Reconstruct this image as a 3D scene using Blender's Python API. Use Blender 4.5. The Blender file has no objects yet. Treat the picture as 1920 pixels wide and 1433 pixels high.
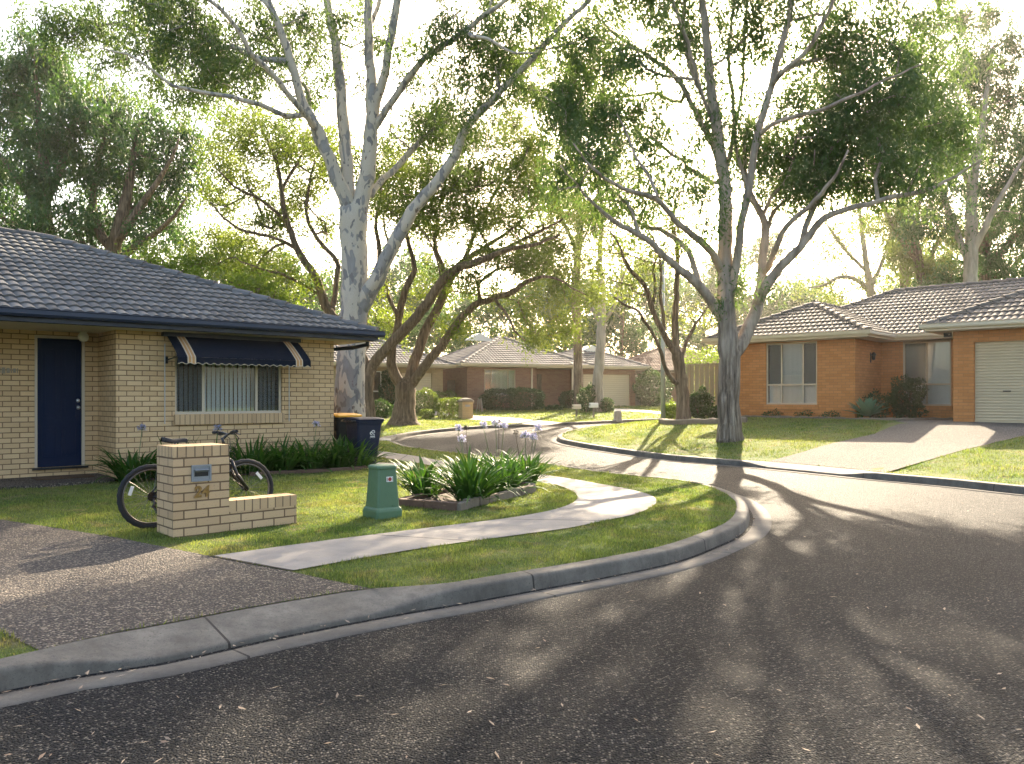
import bpy, math, random
import numpy as np
from mathutils import Vector, Matrix
from mathutils.geometry import delaunay_2d_cdt

S = bpy.context.scene
COL = S.collection
R = math.radians
# ---------------------------------------------------------------- camera, sky, sun, exposure
KF = 1493.0; HZ = 745.0; CX = 960.0; CAMZ = 1.5
cam = bpy.data.cameras.new('camera'); cam.lens = 28.0; cam.sensor_width = 36.0
cam.shift_y = 28.5 / 1920.0; cam.clip_start = 0.05; cam.clip_end = 2000.0
camo = bpy.data.objects.new('camera', cam); COL.objects.link(camo)
camo.location = (0, 0, CAMZ); camo.rotation_euler = (R(90), 0, 0)
S.camera = camo

HAZE = .0004
SUN_AZ = 15.0      # degrees to the right of the view direction
SUN_EL = 28.0
w = bpy.data.worlds.new('World'); S.world = w; w.use_nodes = True
wn = w.node_tree; wn.nodes.clear()
wo = wn.nodes.new('ShaderNodeOutputWorld'); wb = wn.nodes.new('ShaderNodeBackground'); sk = wn.nodes.new('ShaderNodeTexSky')
sk.sky_type = 'NISHITA'; sk.sun_disc = False; sk.sun_elevation = R(SUN_EL); sk.sun_rotation = R(SUN_AZ)
sk.air_density = 1.0; sk.dust_density = 5.0; sk.ozone_density = 0.6; sk.altitude = 50
wb.inputs['Strength'].default_value = 0.13
tint = wn.nodes.new('ShaderNodeMix'); tint.data_type = 'RGBA'; tint.blend_type = 'MULTIPLY'; tint.inputs[0].default_value = 1.0; tint.inputs[7].default_value = (1.0, .965, .91, 1)
wn.links.new(sk.outputs[0], tint.inputs[6]); wn.links.new(tint.outputs[2], wb.inputs[0]); wn.links.new(wb.outputs[0], wo.inputs[0])
sl = bpy.data.lights.new('sun', 'SUN'); sl.energy = 4.8; sl.angle = R(0.53); sl.color = (1.0, 0.84, 0.62)
so = bpy.data.objects.new('sun', sl); COL.objects.link(so)
sd = Vector((math.sin(R(SUN_AZ)) * math.cos(R(SUN_EL)), math.cos(R(SUN_AZ)) * math.cos(R(SUN_EL)), math.sin(R(SUN_EL))))
so.rotation_euler = sd.to_track_quat('Z', 'Y').to_euler(); so.location = sd * 60
S.view_settings.view_transform = 'Standard'; S.view_settings.look = 'None'
S.view_settings.exposure = 2.35; S.view_settings.gamma = 1.0
S.render.engine = 'CYCLES'
cy = S.cycles
cy.use_denoising = True; cy.max_bounces = 7; cy.diffuse_bounces = 3; cy.glossy_bounces = 3; cy.transmission_bounces = 4
cy.transparent_max_bounces = 12; cy.volume_bounces = 0; cy.caustics_reflective = False; cy.caustics_refractive = False
cy.sample_clamp_indirect = 4.0; cy.use_adaptive_sampling = True; cy.adaptive_threshold = 0.02

# ---------------------------------------------------------------- helpers
def P(px, py, Y):
    return Vector(((px - CX) / KF * Y, Y, CAMZ - (py - HZ) / KF * Y))

def h0(y):
    y = np.asarray(y, float)
    t = np.clip(y - 17.0, 0, 60.0)
    return 0.018 * t * t / (t + 0.8)

class MB:
    def __init__(s):
        s.v = []; s.f = []; s.uv = []; s.mi = []; s.cur = 0; s.at = []; s.rn = 0.0
    def face(s, pts, uv=None):
        i = len(s.v); s.v += [tuple(p) for p in pts]; n = len(pts)
        s.f.append(tuple(range(i, i + n))); s.mi.append(s.cur); s.at.append(s.rn)
        s.uv += list(uv) if uv else [(0, 0)] * n
    def box(s, x0, x1, y0, y1, z0, z1, M=None):
        c = [Vector((x, y, z)) for z in (z0, z1) for y in (y0, y1) for x in (x0, x1)]
        if M is not None: c = [M @ p for p in c]
        d = (x1 - x0, y1 - y0, z1 - z0)
        for q, (a, b) in (((0, 2, 3, 1), (1, 0)), ((4, 5, 7, 6), (0, 1)), ((0, 1, 5, 4), (0, 2)), ((1, 3, 7, 5), (1, 2)), ((3, 2, 6, 7), (0, 2)), ((2, 0, 4, 6), (1, 2))):
            s.face([c[k] for k in q], [(0, 0), (d[a], 0), (d[a], d[b]), (0, d[b])])
    def grid(s, pts, nu, nv, closed=False, uvs=None):
        """pts: nv rows of nu points"""
        i = len(s.v); s.v += [tuple(p) for p in pts]
        for r in range(nv - 1):
            for c in range(nu if closed else nu - 1):
                c2 = (c + 1) % nu
                q = (i + r * nu + c, i + r * nu + c2, i + (r + 1) * nu + c2, i + (r + 1) * nu + c)
                s.f.append(q); s.mi.append(s.cur); s.at.append(s.rn)
                if uvs is not None: s.uv += [uvs[k - i] for k in q]
                else: s.uv += [(0, 0)] * 4
    def tube(s, pts, rad, n=8, cap=True, jit=None):
        P_ = np.asarray([tuple(p) for p in pts], float); m = len(P_)
        if np.isscalar(rad): rad = [rad] * m
        T = np.gradient(P_, axis=0); T /= (np.linalg.norm(T, axis=1)[:, None] + 1e-9)
        a = np.array([0, 0, 1.0]) if abs(T[0][2]) < .9 else np.array([1.0, 0, 0])
        nx = np.cross(T[0], a); nx /= np.linalg.norm(nx)
        ang = np.arange(n) * 2 * np.pi / n; rows = []
        for k in range(m):
            nx = nx - T[k] * np.dot(nx, T[k]); nx /= (np.linalg.norm(nx) + 1e-9)
            ny = np.cross(T[k], nx)
            rr = rad[k] if jit is None else rad[k] * jit[k]
            rr = np.asarray(rr) * np.ones(n)
            rows.append(P_[k] + (np.cos(ang) * rr)[:, None] * nx + (np.sin(ang) * rr)[:, None] * ny)
        i = len(s.v)
        s.grid(np.concatenate(rows), n, m, closed=True)
        if cap:
            s.f.append(tuple(range(i + n - 1, i - 1, -1))); s.mi.append(s.cur); s.at.append(s.rn); s.uv += [(0, 0)] * n
            b = i + (m - 1) * n
            s.f.append(tuple(range(b, b + n))); s.mi.append(s.cur); s.at.append(s.rn); s.uv += [(0, 0)] * n
    def rod(s, a, b, r, n=8): s.tube([a, b], r, n)
    def lathe(s, prof, c=(0, 0, 0), n=20, M=None):
        pts = []
        for r, z in prof:
            for k in range(n):
                t = 2 * math.pi * k / n
                p = Vector((c[0] + r * math.cos(t), c[1] + r * math.sin(t), c[2] + z))
                pts.append(M @ p if M is not None else p)
        s.grid(pts, n, len(prof), closed=True)
    def prism(s, poly, z0, z1, M=None):
        f = (lambda p: M @ p) if M is not None else (lambda p: p)
        n = len(poly)
        lo = [f(Vector((x, y, z0))) for x, y in poly]; hi = [f(Vector((x, y, z1))) for x, y in poly]
        s.face(lo[::-1]); s.face(hi)
        for k in range(n):
            j = (k + 1) % n; s.face([lo[k], lo[j], hi[j], hi[k]])
    def build(s, name, mats, parent=None, smooth=False, bevel=0):
        me = bpy.data.meshes.new(name)
        me.from_pydata(s.v, [], s.f)
        if not isinstance(mats, (list, tuple)): mats = [mats]
        for m in mats: me.materials.append(m)
        if len(mats) > 1: me.polygons.foreach_set('material_index', s.mi)
        uvl = me.uv_layers.new(name='UVMap'); uvl.data.foreach_set('uv', np.asarray(s.uv, float).ravel())
        a = me.attributes.new('rnd', 'FLOAT', 'FACE'); a.data.foreach_set('value', np.asarray(s.at, float))
        if smooth: me.polygons.foreach_set('use_smooth', [True] * len(s.f))
        me.validate(); me.update()
        return link(name, me, parent, bevel)

def link(name, me, parent=None, bevel=0):
    o = bpy.data.objects.new(name, me); COL.objects.link(o)
    if parent is not None: o.parent = parent
    if bevel:
        b = o.modifiers.new('bevel', 'BEVEL'); b.width = bevel; b.segments = 2; b.limit_method = 'ANGLE'; b.angle_limit = R(40)
    return o

def npmesh(name, V, F, mat, parent=None, rnd=None, smooth=False, nor=None):
    """V (n,3); F (m,k) quads or tris"""
    me = bpy.data.meshes.new(name); k = F.shape[1]
    me.vertices.add(len(V)); me.vertices.foreach_set('co', V.astype(np.float32).ravel())
    me.loops.add(F.size); me.loops.foreach_set('vertex_index', F.astype(np.int32).ravel())
    me.polygons.add(len(F)); me.polygons.foreach_set('loop_start', np.arange(0, F.size, k, dtype=np.int32))
    try: me.polygons.foreach_set('loop_total', np.full(len(F), k, dtype=np.int32))
    except Exception: pass
    if smooth: me.polygons.foreach_set('use_smooth', np.ones(len(F), dtype=bool))
    if rnd is not None:
        a = me.attributes.new('rnd', 'FLOAT', 'FACE'); a.data.foreach_set('value', rnd.astype(np.float32))
    me.materials.append(mat); me.update(calc_edges=True)
    return link(name, me, parent)

def tag(o, label=None, cat=None, group=None, kind=None):
    if label: o['label'] = label
    if cat: o['category'] = cat
    if group: o['group'] = group
    if kind: o['kind'] = kind
    return o
def thing(name, label, cat, loc=(0, 0, 0), rz=0.0, group=None):
    o = bpy.data.objects.new(name, None); COL.objects.link(o); o.empty_display_size = .2
    o.location = loc; o.rotation_euler = (0, 0, rz)
    return tag(o, label, cat, group)
def copy_tree(o, parent=None):
    c = o.copy(); COL.objects.link(c)
    if parent is not None: c.parent = parent
    for ch in list(o.children): copy_tree(ch, c)
    return c

# ---------------------------------------------------------------- materials
class NT:
    def __init__(s, name):
        s.m = bpy.data.materials.new(name); s.m.use_nodes = True; s.t = s.m.node_tree
        s.t.nodes.clear(); s.out = s.t.nodes.new('ShaderNodeOutputMaterial')
    def n(s, ty, ins=None, **kw):
        nd = s.t.nodes.new('ShaderNode' + ty)
        for k, v in kw.items(): setattr(nd, k, v)
        for k, v in (ins or {}).items():
            i = nd.inputs[k]
            if hasattr(v, 'is_output'): s.t.links.new(v, i)
            else: i.default_value = (v + (1,) if isinstance(v, tuple) and len(v) == 3 and i.type == 'RGBA' else v)
        return nd
    def coord(s, which='Object', scale=None):
        c = s.n('TexCoord').outputs[which]
        if scale is not None: c = s.n('Mapping', {'Vector': c, 'Scale': scale}).outputs[0]
        return c
    def noise(s, c, scale, detail=3, rough=.55, fac=True):
        return s.n('TexNoise', {'Vector': c, 'Scale': scale, 'Detail': detail, 'Roughness': rough}).outputs['Fac' if fac else 'Color']
    def ramp(s, fac, stops, interp='LINEAR'):
        r = s.n('ValToRGB', {'Fac': fac}); r.color_ramp.interpolation = interp
        e = r.color_ramp.elements
        while len(e) < len(stops): e.new(.5)
        for k, (p, c) in enumerate(stops):
            e[k].position = p; e[k].color = (c if isinstance(c, tuple) else (c, c, c)) + (1,)
        return r.outputs['Color']
    def mix(s, f, a, b, mode='MIX'):
        nd = s.n('Mix', data_type='RGBA', blend_type=mode)
        for i, v in ((0, f), (6, a), (7, b)):
            if hasattr(v, 'is_output'): s.t.links.new(v, nd.inputs[i])
            else: nd.inputs[i].default_value = v if not isinstance(v, tuple) else v + (1,)
        return nd.outputs[2]
    def math(s, op, a, b=0.0, c=0.0):
        nd = s.n('Math', operation=op)
        for i, v in enumerate((a, b, c)):
            if hasattr(v, 'is_output'): s.t.links.new(v, nd.inputs[i])
            else: nd.inputs[i].default_value = v
        return nd.outputs[0]
    def bump(s, h, strength=.5, dist=.01, normal=None):
        d = {'Height': h, 'Strength': strength, 'Distance': dist}
        if normal is not None: d['Normal'] = normal
        return s.n('Bump', d).outputs[0]
    def bsdf(s, col, rough=.7, normal=None, metal=0.0, spec=.5):
        d = {'Base Color': col, 'Roughness': rough, 'Metallic': metal, 'Specular IOR Level': spec}
        if normal is not None: d['Normal'] = normal
        b = s.n('BsdfPrincipled', d); s.t.links.new(b.outputs[0], s.out.inputs['Surface']); return s.m
    def rnd(s): return s.n('Attribute', attribute_name='rnd').outputs['Fac']

def simple(name, c, rough=.5, metal=0.0, var=.15, scale=8, bump=0.0, bscale=60, spec=.5):
    t = NT(name); co = t.coord()
    f = t.noise(co, scale, 4)
    k1 = tuple(x * (1 - var) for x in c); k2 = tuple(min(1, x * (1 + var)) for x in c)
    col = t.mix(f, k1, k2)
    nrm = t.bump(t.noise(co, bscale, 3), bump, .01) if bump else None
    rr = t.ramp(t.noise(co, scale * 2.3, 3), [(.3, max(0, rough - .08)), (.7, min(1, rough + .08))])
    return t.bsdf(col, rr, nrm, metal, spec)

def brick_mat(name, c1, c2, mortar, bw=.24, rh=.086, ms=.006, off=.5, speck=.5, bump=.6, speck_col=(.12, .07, .04)):
    t = NT(name); uv = t.coord('UV')
    b = t.n('TexBrick', {'Vector': uv, 'Color1': c1, 'Color2': c2, 'Mortar': mortar, 'Scale': 1.0, 'Mortar Size': ms, 'Mortar Smooth': .15, 'Bias': 0.0, 'Brick Width': bw, 'Row Height': rh}, offset=off, squash=1.0)
    lo = t.noise(uv, 1.3, 4)
    col = t.mix(t.math('MULTIPLY', lo, .35), b.outputs['Color'], tuple(x * .72 for x in c1))
    big = t.ramp(t.noise(uv, 55, 4, .7), [(.60, 0.0), (.70, 1.0)])
    inb = t.math('SUBTRACT', 1.0, b.outputs['Fac'])
    col = t.mix(t.math('MULTIPLY', t.math('MULTIPLY', big, speck), inb), col, speck_col)
    fine = t.noise(uv, 220, 2)
    h = t.math('ADD', t.math('MULTIPLY', b.outputs['Fac'], -1.0), t.math('MULTIPLY', fine, .25))
    return t.bsdf(col, .85, t.bump(h, bump, .008), spec=.25)

def leaf_mat(name, c1, c2, trans=.45, tcol=None, rough=.45, spec=.35):
    t = NT(name); r = t.rnd()
    pos = t.coord('Object')
    f = t.math('ADD', t.math('MULTIPLY', r, .6), t.math('MULTIPLY', t.noise(pos, .9, 2), .5))
    col = t.mix(f, c1, c2)
    p = t.n('BsdfPrincipled', {'Base Color': col, 'Roughness': rough, 'Specular IOR Level': spec})
    tc = t.mix(1.0, col, tcol or (1.5, 1.55, .7), 'MULTIPLY')
    tr = t.n('BsdfTranslucent', {'Color': tc})
    ms = t.n('MixShader', {0: trans, 1: p.outputs[0], 2: tr.outputs[0]})
    t.t.links.new(ms.outputs[0], t.out.inputs['Surface']); return t.m

def grass_cols(t, c):
    a = t.noise(c, .55, 4, .6); b = t.noise(c, 3.2, 3, .6)
    col = t.mix(t.ramp(a, [(.35, 0.0), (.65, 1.0)]), (.092, .142, .036), (.165, .19, .058))
    return t.mix(t.ramp(b, [(.54, 0.0), (.74, .85)]), col, (.235, .19, .10))

def m_grass_ground():
    t = NT('lawn_turf'); c = t.coord('Object')
    col = grass_cols(t, c); fine = t.noise(c, 45, 4, .7)
    col = t.mix(fine, tuple([.45] * 3), tuple([1.25] * 3)) if False else t.mix(.55, col, t.mix(1.0, col, t.ramp(fine, [(.3, .3), (.7, 1.2)]), 'MULTIPLY'))
    return t.bsdf(col, .9, t.bump(t.noise(c, 60, 4, .7), 1.0, .03), spec=.15)
def m_blade():
    t = NT('grass_blades'); c = t.coord('Object'); col = grass_cols(t, c)
    r_ = t.rnd(); col = t.mix(1.0, col, t.ramp(r_, [(0, .45), (.5, 1.1), (.8, 1.4), (1, 1.6)]), 'MULTIPLY'); col = t.mix(t.ramp(r_, [(.93, 0.0), (.97, .7)]), col, (.30, .25, .11))
    p = t.n('BsdfPrincipled', {'Base Color': col, 'Roughness': .6, 'Specular IOR Level': .2})
    tr = t.n('BsdfTranslucent', {'Color': t.mix(1.0, col, (1.5, 1.5, .8), 'MULTIPLY')})
    ms = t.n('MixShader', {0: .5, 1: p.outputs[0], 2: tr.outputs[0]})
    t.t.links.new(ms.outputs[0], t.out.inputs['Surface']); return t.m

def m_stone(name, base, lo, hi, cell=85, rough=.75, bumpd=.012, bs=1.0, patch=(.8, 1.15), hi_p=.86, spec=.4):
    """bitumen or exposed aggregate: small stones in a binder"""
    t = NT(name); c = t.coord('Object')
    v = t.n('TexVoronoi', {'Vector': t.mix(.012, c, t.noise(c, 14, 2, .5, False)), 'Scale': cell, 'Randomness': 1.0})
    rv = t.n('SeparateColor', {'Color': v.outputs['Color']}).outputs[0]
    stone = t.ramp(rv, [(0, lo), (.5, base), (hi_p, base), (.97, hi)])
    edge = t.ramp(v.outputs['Distance'], [(.25, 1.0), (.75, 0.0)])
    col = t.mix(edge, tuple(x * .55 for x in lo), stone)
    pt = t.ramp(t.noise(c, .8, 5, .65), [(.3, patch[0]), (.7, patch[1])])
    col = t.mix(1.0, col, pt, 'MULTIPLY')
    h = t.math('ADD', edge, t.math('MULTIPLY', t.noise(c, 30, 4, .7), 1.2))
    return t.bsdf(col, rough, t.bump(h, bs, bumpd), spec=spec)

def m_concrete(name, c, joint=0.0, stain=.6, scale=3.0, pits=.45):
    t = NT(name); co = t.coord('Object'); uv = t.coord('UV')
    f = t.noise(co, scale, 6, .65)
    col = t.ramp(f, [(.3, tuple(x * (1 - stain * .45) for x in c)), (.65, c)])
    col = t.mix(t.ramp(t.noise(t.coord('Object', (1, 1, .35)), 4.5, 6, .72), [(.46, 0.0), (.66, pits * .9)]), col, tuple(x * .42 for x in c))
    col = t.mix(t.ramp(t.noise(co, 70, 3, .7), [(.55, 0.0), (.70, pits)]), col, tuple(x * .35 for x in c))
    col = t.mix(t.ramp(t.noise(co, 11, 5, .7), [(.5, 0.0), (.72, pits)]), col, tuple(x * .5 for x in c))
    h = t.noise(co, 90, 4, .75)
    if joint:
        u = t.n('SeparateXYZ', {'Vector': uv}).outputs[0]
        fr = t.math('FRACT', t.math('DIVIDE', u, joint))
        j = t.math('LESS_THAN', fr, (.03 if joint < 2 else .016) / joint)
        col = t.mix(j, col, (.035, .03, .025)); h = t.math('SUBTRACT', h, t.math('MULTIPLY', j, 3.0))
    return t.bsdf(col, .85, t.bump(h, .35, .006), spec=.3)

def m_bark_spotted():
    t = NT('spotted_gum_bark'); c = t.coord('Object', (1, 1, .45))
    w = t.n('TexNoise', {'Vector': c, 'Scale': 3.6, 'Detail': 2.5, 'Roughness': .5, 'Distortion': .6}).outputs['Fac']
    w2 = t.n('TexNoise', {'Vector': c, 'Scale': 7.5, 'Detail': 1.5, 'Distortion': .4}).outputs['Fac']
    z = t.n('SeparateXYZ', {'Vector': t.coord('Object')}).outputs[2]
    low = t.ramp(t.math('DIVIDE', z, 6.0), [(0.05, .10), (.5, 0.0)])
    wq = t.math('ADD', w, low)
    col = t.ramp(wq, [(.0, (.60, .52, .41)), (.535, (.52, .45, .355)), (.565, (.25, .235, .22)), (.66, (.30, .285, .265))], 'EASE')
    sp = t.ramp(w2, [(.615, 0.0), (.635, 1.0)])
    col = t.mix(sp, col, (.19, .175, .165))
    br = t.ramp(t.math('ADD', t.noise(c, 5.5, 3), t.math('MULTIPLY', low, 1.2)), [(.66, 0.0), (.70, 1.0)])
    col = t.mix(br, col, (.13, .095, .075))
    col = t.mix(t.math('MULTIPLY', t.noise(t.coord('Object'), 30, 4), .3), col, (.2, .17, .14))
    h = t.math('ADD', t.math('MULTIPLY', t.ramp(wq, [(.5, 1.0), (.55, 0.0)]), .5), t.noise(c, 12, 4))
    return t.bsdf(col, .75, t.bump(h, .5, .03), spec=.25)
def m_bark_rough(name, dark, mid, pale, split=3.2, fib=(14, 14, 1.3)):
    """rough furrowed bark low down, smoother pale bark above"""
    t = NT(name); c = t.coord('Object', fib); o = t.coord('Object')
    f = t.noise(c, 1.0, 5, .65); f2 = t.noise(t.coord('Object', (4, 4, .8)), 1.0, 4, .6)
    rough = t.ramp(f, [(.3, dark), (.5, mid), (.72, tuple(x * 1.15 for x in pale))])
    sm = t.ramp(f2, [(.3, tuple(x * .75 for x in mid)), (.6, pale)])
    z = t.n('SeparateXYZ', {'Vector': o}).outputs[2]
    k = t.ramp(t.math('MULTIPLY', t.math('ADD', t.math('DIVIDE', z, split), t.math('MULTIPLY', f2, 1.6)), .5), [(.62, 0.0), (.98, 1.0)])
    col = t.mix(k, rough, sm)
    hh = t.math('MULTIPLY', f, t.math('SUBTRACT', 1.3, k))
    return t.bsdf(col, .9, t.bump(hh, 1.0, .05), spec=.15)

def m_tiles(name, c, var=.25):
    t = NT(name); r = t.rnd(); co = t.coord('Object')
    k = t.ramp(r, [(0, 1 - var), (1, 1 + var)])
    col = t.mix(1.0, c, k, 'MULTIPLY')
    col = t.mix(t.ramp(t.noise(co, 9, 5, .7), [(.5, 0.0), (.8, .5)]), col, tuple(min(1, x * 1.7 + .02) for x in c))
    return t.bsdf(col, .85, t.bump(t.noise(co, 110, 3), .4, .006), spec=.25)

def m_glass():
    t = NT('window_glass')
    fr = t.n('Fresnel', {'IOR': 1.55}).outputs[0]
    g = t.n('BsdfGlossy', {'Roughness': .015, 'Color': (.95, .97, 1.0)}); tr = t.n('BsdfTransparent', {'Color': (.94, .96, .96)})
    ms = t.n('MixShader', {0: t.math('ADD', fr, .03), 1: tr.outputs[0], 2: g.outputs[0]})
    t.t.links.new(ms.outputs[0], t.out.inputs['Surface']); return t.m

M = {}
M['turf'] = m_grass_ground(); M['blade'] = m_blade()
M['asphalt'] = m_stone('bitumen', (.027, .0285, .033), (.008, .0087, .011), (.22, .195, .17), 80, .74, .016, 1.0, (.75, 1.2), .74, .14)
M['aggregate'] = m_stone('exposed_aggregate', (.115, .086, .066), (.034, .026, .021), (.40, .33, .25), 62, .7, .010, 1.0, (.85, 1.1), .62)
M['aggregate_pale'] = m_stone('pale_exposed_aggregate', (.205, .185, .165), (.115, .10, .086), (.36, .325, .285), 70, .92, .006, .7, (.85, 1.1), .7, .15)
M['path'] = m_concrete('footpath_concrete', (.285, .255, .225), 1.75, .35, 3.0, .22)
M['kerb'] = m_concrete('kerb_concrete', (.185, .165, .138), 2.35, 1.1, 3.0, .75)
M['gutter'] = m_concrete('gutter_concrete', (.15, .132, .112), 2.35, .8, 2.5)
M['drive_conc'] = m_concrete('driveway_concrete', (.5, .45, .38), 0, .3)
M['soil'] = simple('bark_mulch', (.075, .05, .035), .95, 0, .6, 40, 1.0, 50)
M['brick_cream'] = brick_mat('cream_brick', (.66, .46, .255), (.54, .36, .19), (.15, .09, .048), .245, .0865, .0078, .5, .45, .5, (.26, .18, .11))
M['brick_cream_side'] = brick_mat('cream_brick_soldier', (.58, .40, .225), (.44, .29, .16), (.16, .11, .07), .0865, .5, .007, 0.0, .5, .5, (.22, .15, .09))
M['brick_post'] = brick_mat('letterbox_brick', (.60, .415, .24), (.46, .305, .17), (.11, .068, .04), .245, .0865, .0075, .5, .65, .7, (.2, .13, .08))
M['brick_orange'] = brick_mat('orange_brick', (.60, .255, .085), (.47, .185, .056), (.27, .14, .065), .24, .086, .005, .5, .7, .5, (.12, .05, .025))
M['brick_red'] = brick_mat('red_brown_brick', (.31, .165, .105), (.24, .12, .078), (.28, .2, .14), .24, .086, .006, .5, .3, .4)
M['brick_tan'] = brick_mat('tan_brick', (.44, .33, .18), (.36, .27, .15), (.3, .23, .15), .24, .086, .006, .5, .3, .4)
M['brick_dark'] = brick_mat('dark_brick', (.2, .09, .055), (.16, .07, .045), (.2, .14, .1), .24, .086, .006, .5, .3, .4)
M['tile_grey'] = m_tiles('charcoal_roof_tiles', (.118, .115, .113))
M['tile_brown'] = m_tiles('brown_grey_roof_tiles', (.14, .122, .108))
M['tile_far'] = m_tiles('weathered_grey_roof_tiles', (.135, .125, .118))
M['tile_red'] = m_tiles('red_brown_roof_tiles', (.15, .085, .06))
M['navy'] = simple('navy_paint', (.006, .012, .03), .4, 0, .1, 3)
M['navy_door'] = simple('navy_door_paint', (.003, .011, .038), .5, 0, .1, 3, spec=.15)
M['canvas'] = simple('navy_canvas', (.010, .0125, .020), .9, 0, .15, 12, .3, 300, spec=.15)
M['canvas_cream'] = simple('cream_canvas', (.50, .41, .29), .85, 0, .1, 12)
M['canvas_tan'] = simple('tan_canvas', (.42, .22, .08), .85, 0, .1, 12)
M['cream'] = simple('cream_trim_paint', (.62, .53, .39), .5, 0, .06, 4)
M['beige_alu'] = simple('beige_window_frame', (.52, .44, .33), .4, 0, .05, 4)
M['soffit'] = simple('soffit_paint', (.55, .48, .38), .7, 0, .06, 3)
M['roller'] = simple('roller_door_steel', (.52, .42, .27), .45, 0, .07, 2)
M['roller_cream'] = simple('cream_roller_door', (.62, .51, .34), .5, 0, .06, 2)
M['glass'] = m_glass()
M['blind'] = simple('pale_vertical_blind', (.84, .85, .82), .8, 0, .06, 3)
M['blind_dark'] = simple('insect_screen', (.12, .13, .135), .7, 0, .1, 6)
M['steel'] = simple('brushed_steel', (.55, .56, .58), .35, .9, .08, 8)
M['lbox'] = simple('grey_blue_metal', (.25, .265, .285), .4, .3, .08, 8)
M['brass'] = simple('aged_brass', (.30, .18, .06), .4, .6, .2, 20)
M['black'] = simple('black_metal', (.012, .012, .013), .35, 0, .1, 10)
M['rubber'] = simple('black_rubber', (.016, .016, .017), .8, 0, .2, 40, .6, 120)
M['alu'] = simple('dull_aluminium', (.16, .15, .14), .35, .85, .06, 10)
M['white'] = simple('white_paint', (.75, .74, .70), .5, 0, .05, 6)
M['red'] = simple('red_paint', (.45, .04, .03), .5, 0, .05, 6)
M['bin_blue'] = simple('navy_bin_plastic', (.007, .014, .036), .5, 0, .12, 8, .15, 200, .25)
M['bin_dark'] = simple('dark_green_bin_plastic', (.007, .010, .011), .5, 0, .12, 8, .15, 200, .25)
M['bin_yellow'] = simple('yellow_bin_lid', (.65, .33, .02), .45, 0, .08, 8)
M['util'] = simple('green_moulded_plastic', (.075, .148, .078), .5, 0, .14, 5, .15, 60)
M['wood_grey'] = simple('weathered_fence_timber', (.19, .165, .14), .9, 0, .35, 6, .5, 40)
M['fence_tan'] = simple('tan_steel_fence', (.27, .22, .15), .6, 0, .1, 3)
M['timber_edge'] = simple('brown_garden_edging', (.13, .075, .05), .9, 0, .3, 8, .7, 30)
M['edge_brick'] = simple('grey_brown_edging_stone', (.2, .16, .12), .9, 0, .3, 8, .7, 30)
M['mat_coir'] = simple('brown_coir', (.09, .05, .025), .95, 0, .3, 60, 1, 200)
M['galv'] = simple('galvanised_steel', (.42, .44, .43), .45, .5, .1, 5)
M['lamp_glass'] = simple('opal_lamp_glass', (.7, .68, .6), .3, 0, .03, 4)
M['twig'] = simple('grey_twigs', (.3, .25, .19), .9, 0, .2, 9)
M['bark_spot'] = m_bark_spotted()
M['bark_gum'] = m_bark_rough('grey_gum_bark', (.045, .034, .026), (.20, .158, .122), (.40, .335, .27), 3.4)
M['bark_dark'] = m_bark_rough('brown_furrowed_bark', (.06, .044, .032), (.165, .122, .085), (.28, .21, .15), 60.)
M['bark_pale'] = m_bark_rough('pale_gum_bark', (.14, .12, .1), (.26, .22, .18), (.40, .35, .29), 1.5)
M['leaf_gum'] = leaf_mat('gum_leaves', (.055, .108, .034), (.135, .19, .056), .48, (1.4, 1.4, .75))
M['leaf_gum2'] = leaf_mat('dark_gum_leaves', (.048, .102, .040), (.122, .18, .058), .48, (1.4, 1.4, .75))
M['leaf_bg'] = leaf_mat('background_gum_leaves', (.028, .078, .036), (.08, .14, .05), .42)
M['leaf_jac'] = leaf_mat('jacaranda_leaves', (.075, .13, .028), (.175, .22, .044), .5, (1.5, 1.45, .6))
M['leaf_hazy'] = leaf_mat('sparse_olive_leaves', (.08, .11, .04), (.16, .19, .062), .5)
M['leaf_shrub'] = leaf_mat('shrub_leaves', (.018, .042, .014), (.045, .085, .022), .35)
M['leaf_hedge'] = leaf_mat('clipped_hedge_leaves', (.045, .08, .018), (.12, .15, .03), .4)
M['leaf_bright'] = leaf_mat('bright_young_leaves', (.08, .14, .022), (.17, .22, .04), .5)
M['agap'] = leaf_mat('strappy_leaves', (.022, .066, .014), (.062, .135, .022), .3, None, .5, .22)
M['agap_flower'] = leaf_mat('lilac_petals', (.40, .39, .56), (.60, .59, .72), .45, (1.15, 1.12, 1.2))
M['stalk'] = simple('green_stalk', (.09, .13, .04), .6)
M['dry_head'] = simple('dry_seed_head', (.07, .05, .03), .9)
M['agave'] = leaf_mat('agave_leaves', (.075, .16, .10), (.14, .25, .15), .12, None, .5, .4)
M['litter'] = leaf_mat('fallen_leaves', (.16, .09, .055), (.42, .34, .25), .1, (1, 1, 1), .7)
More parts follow.
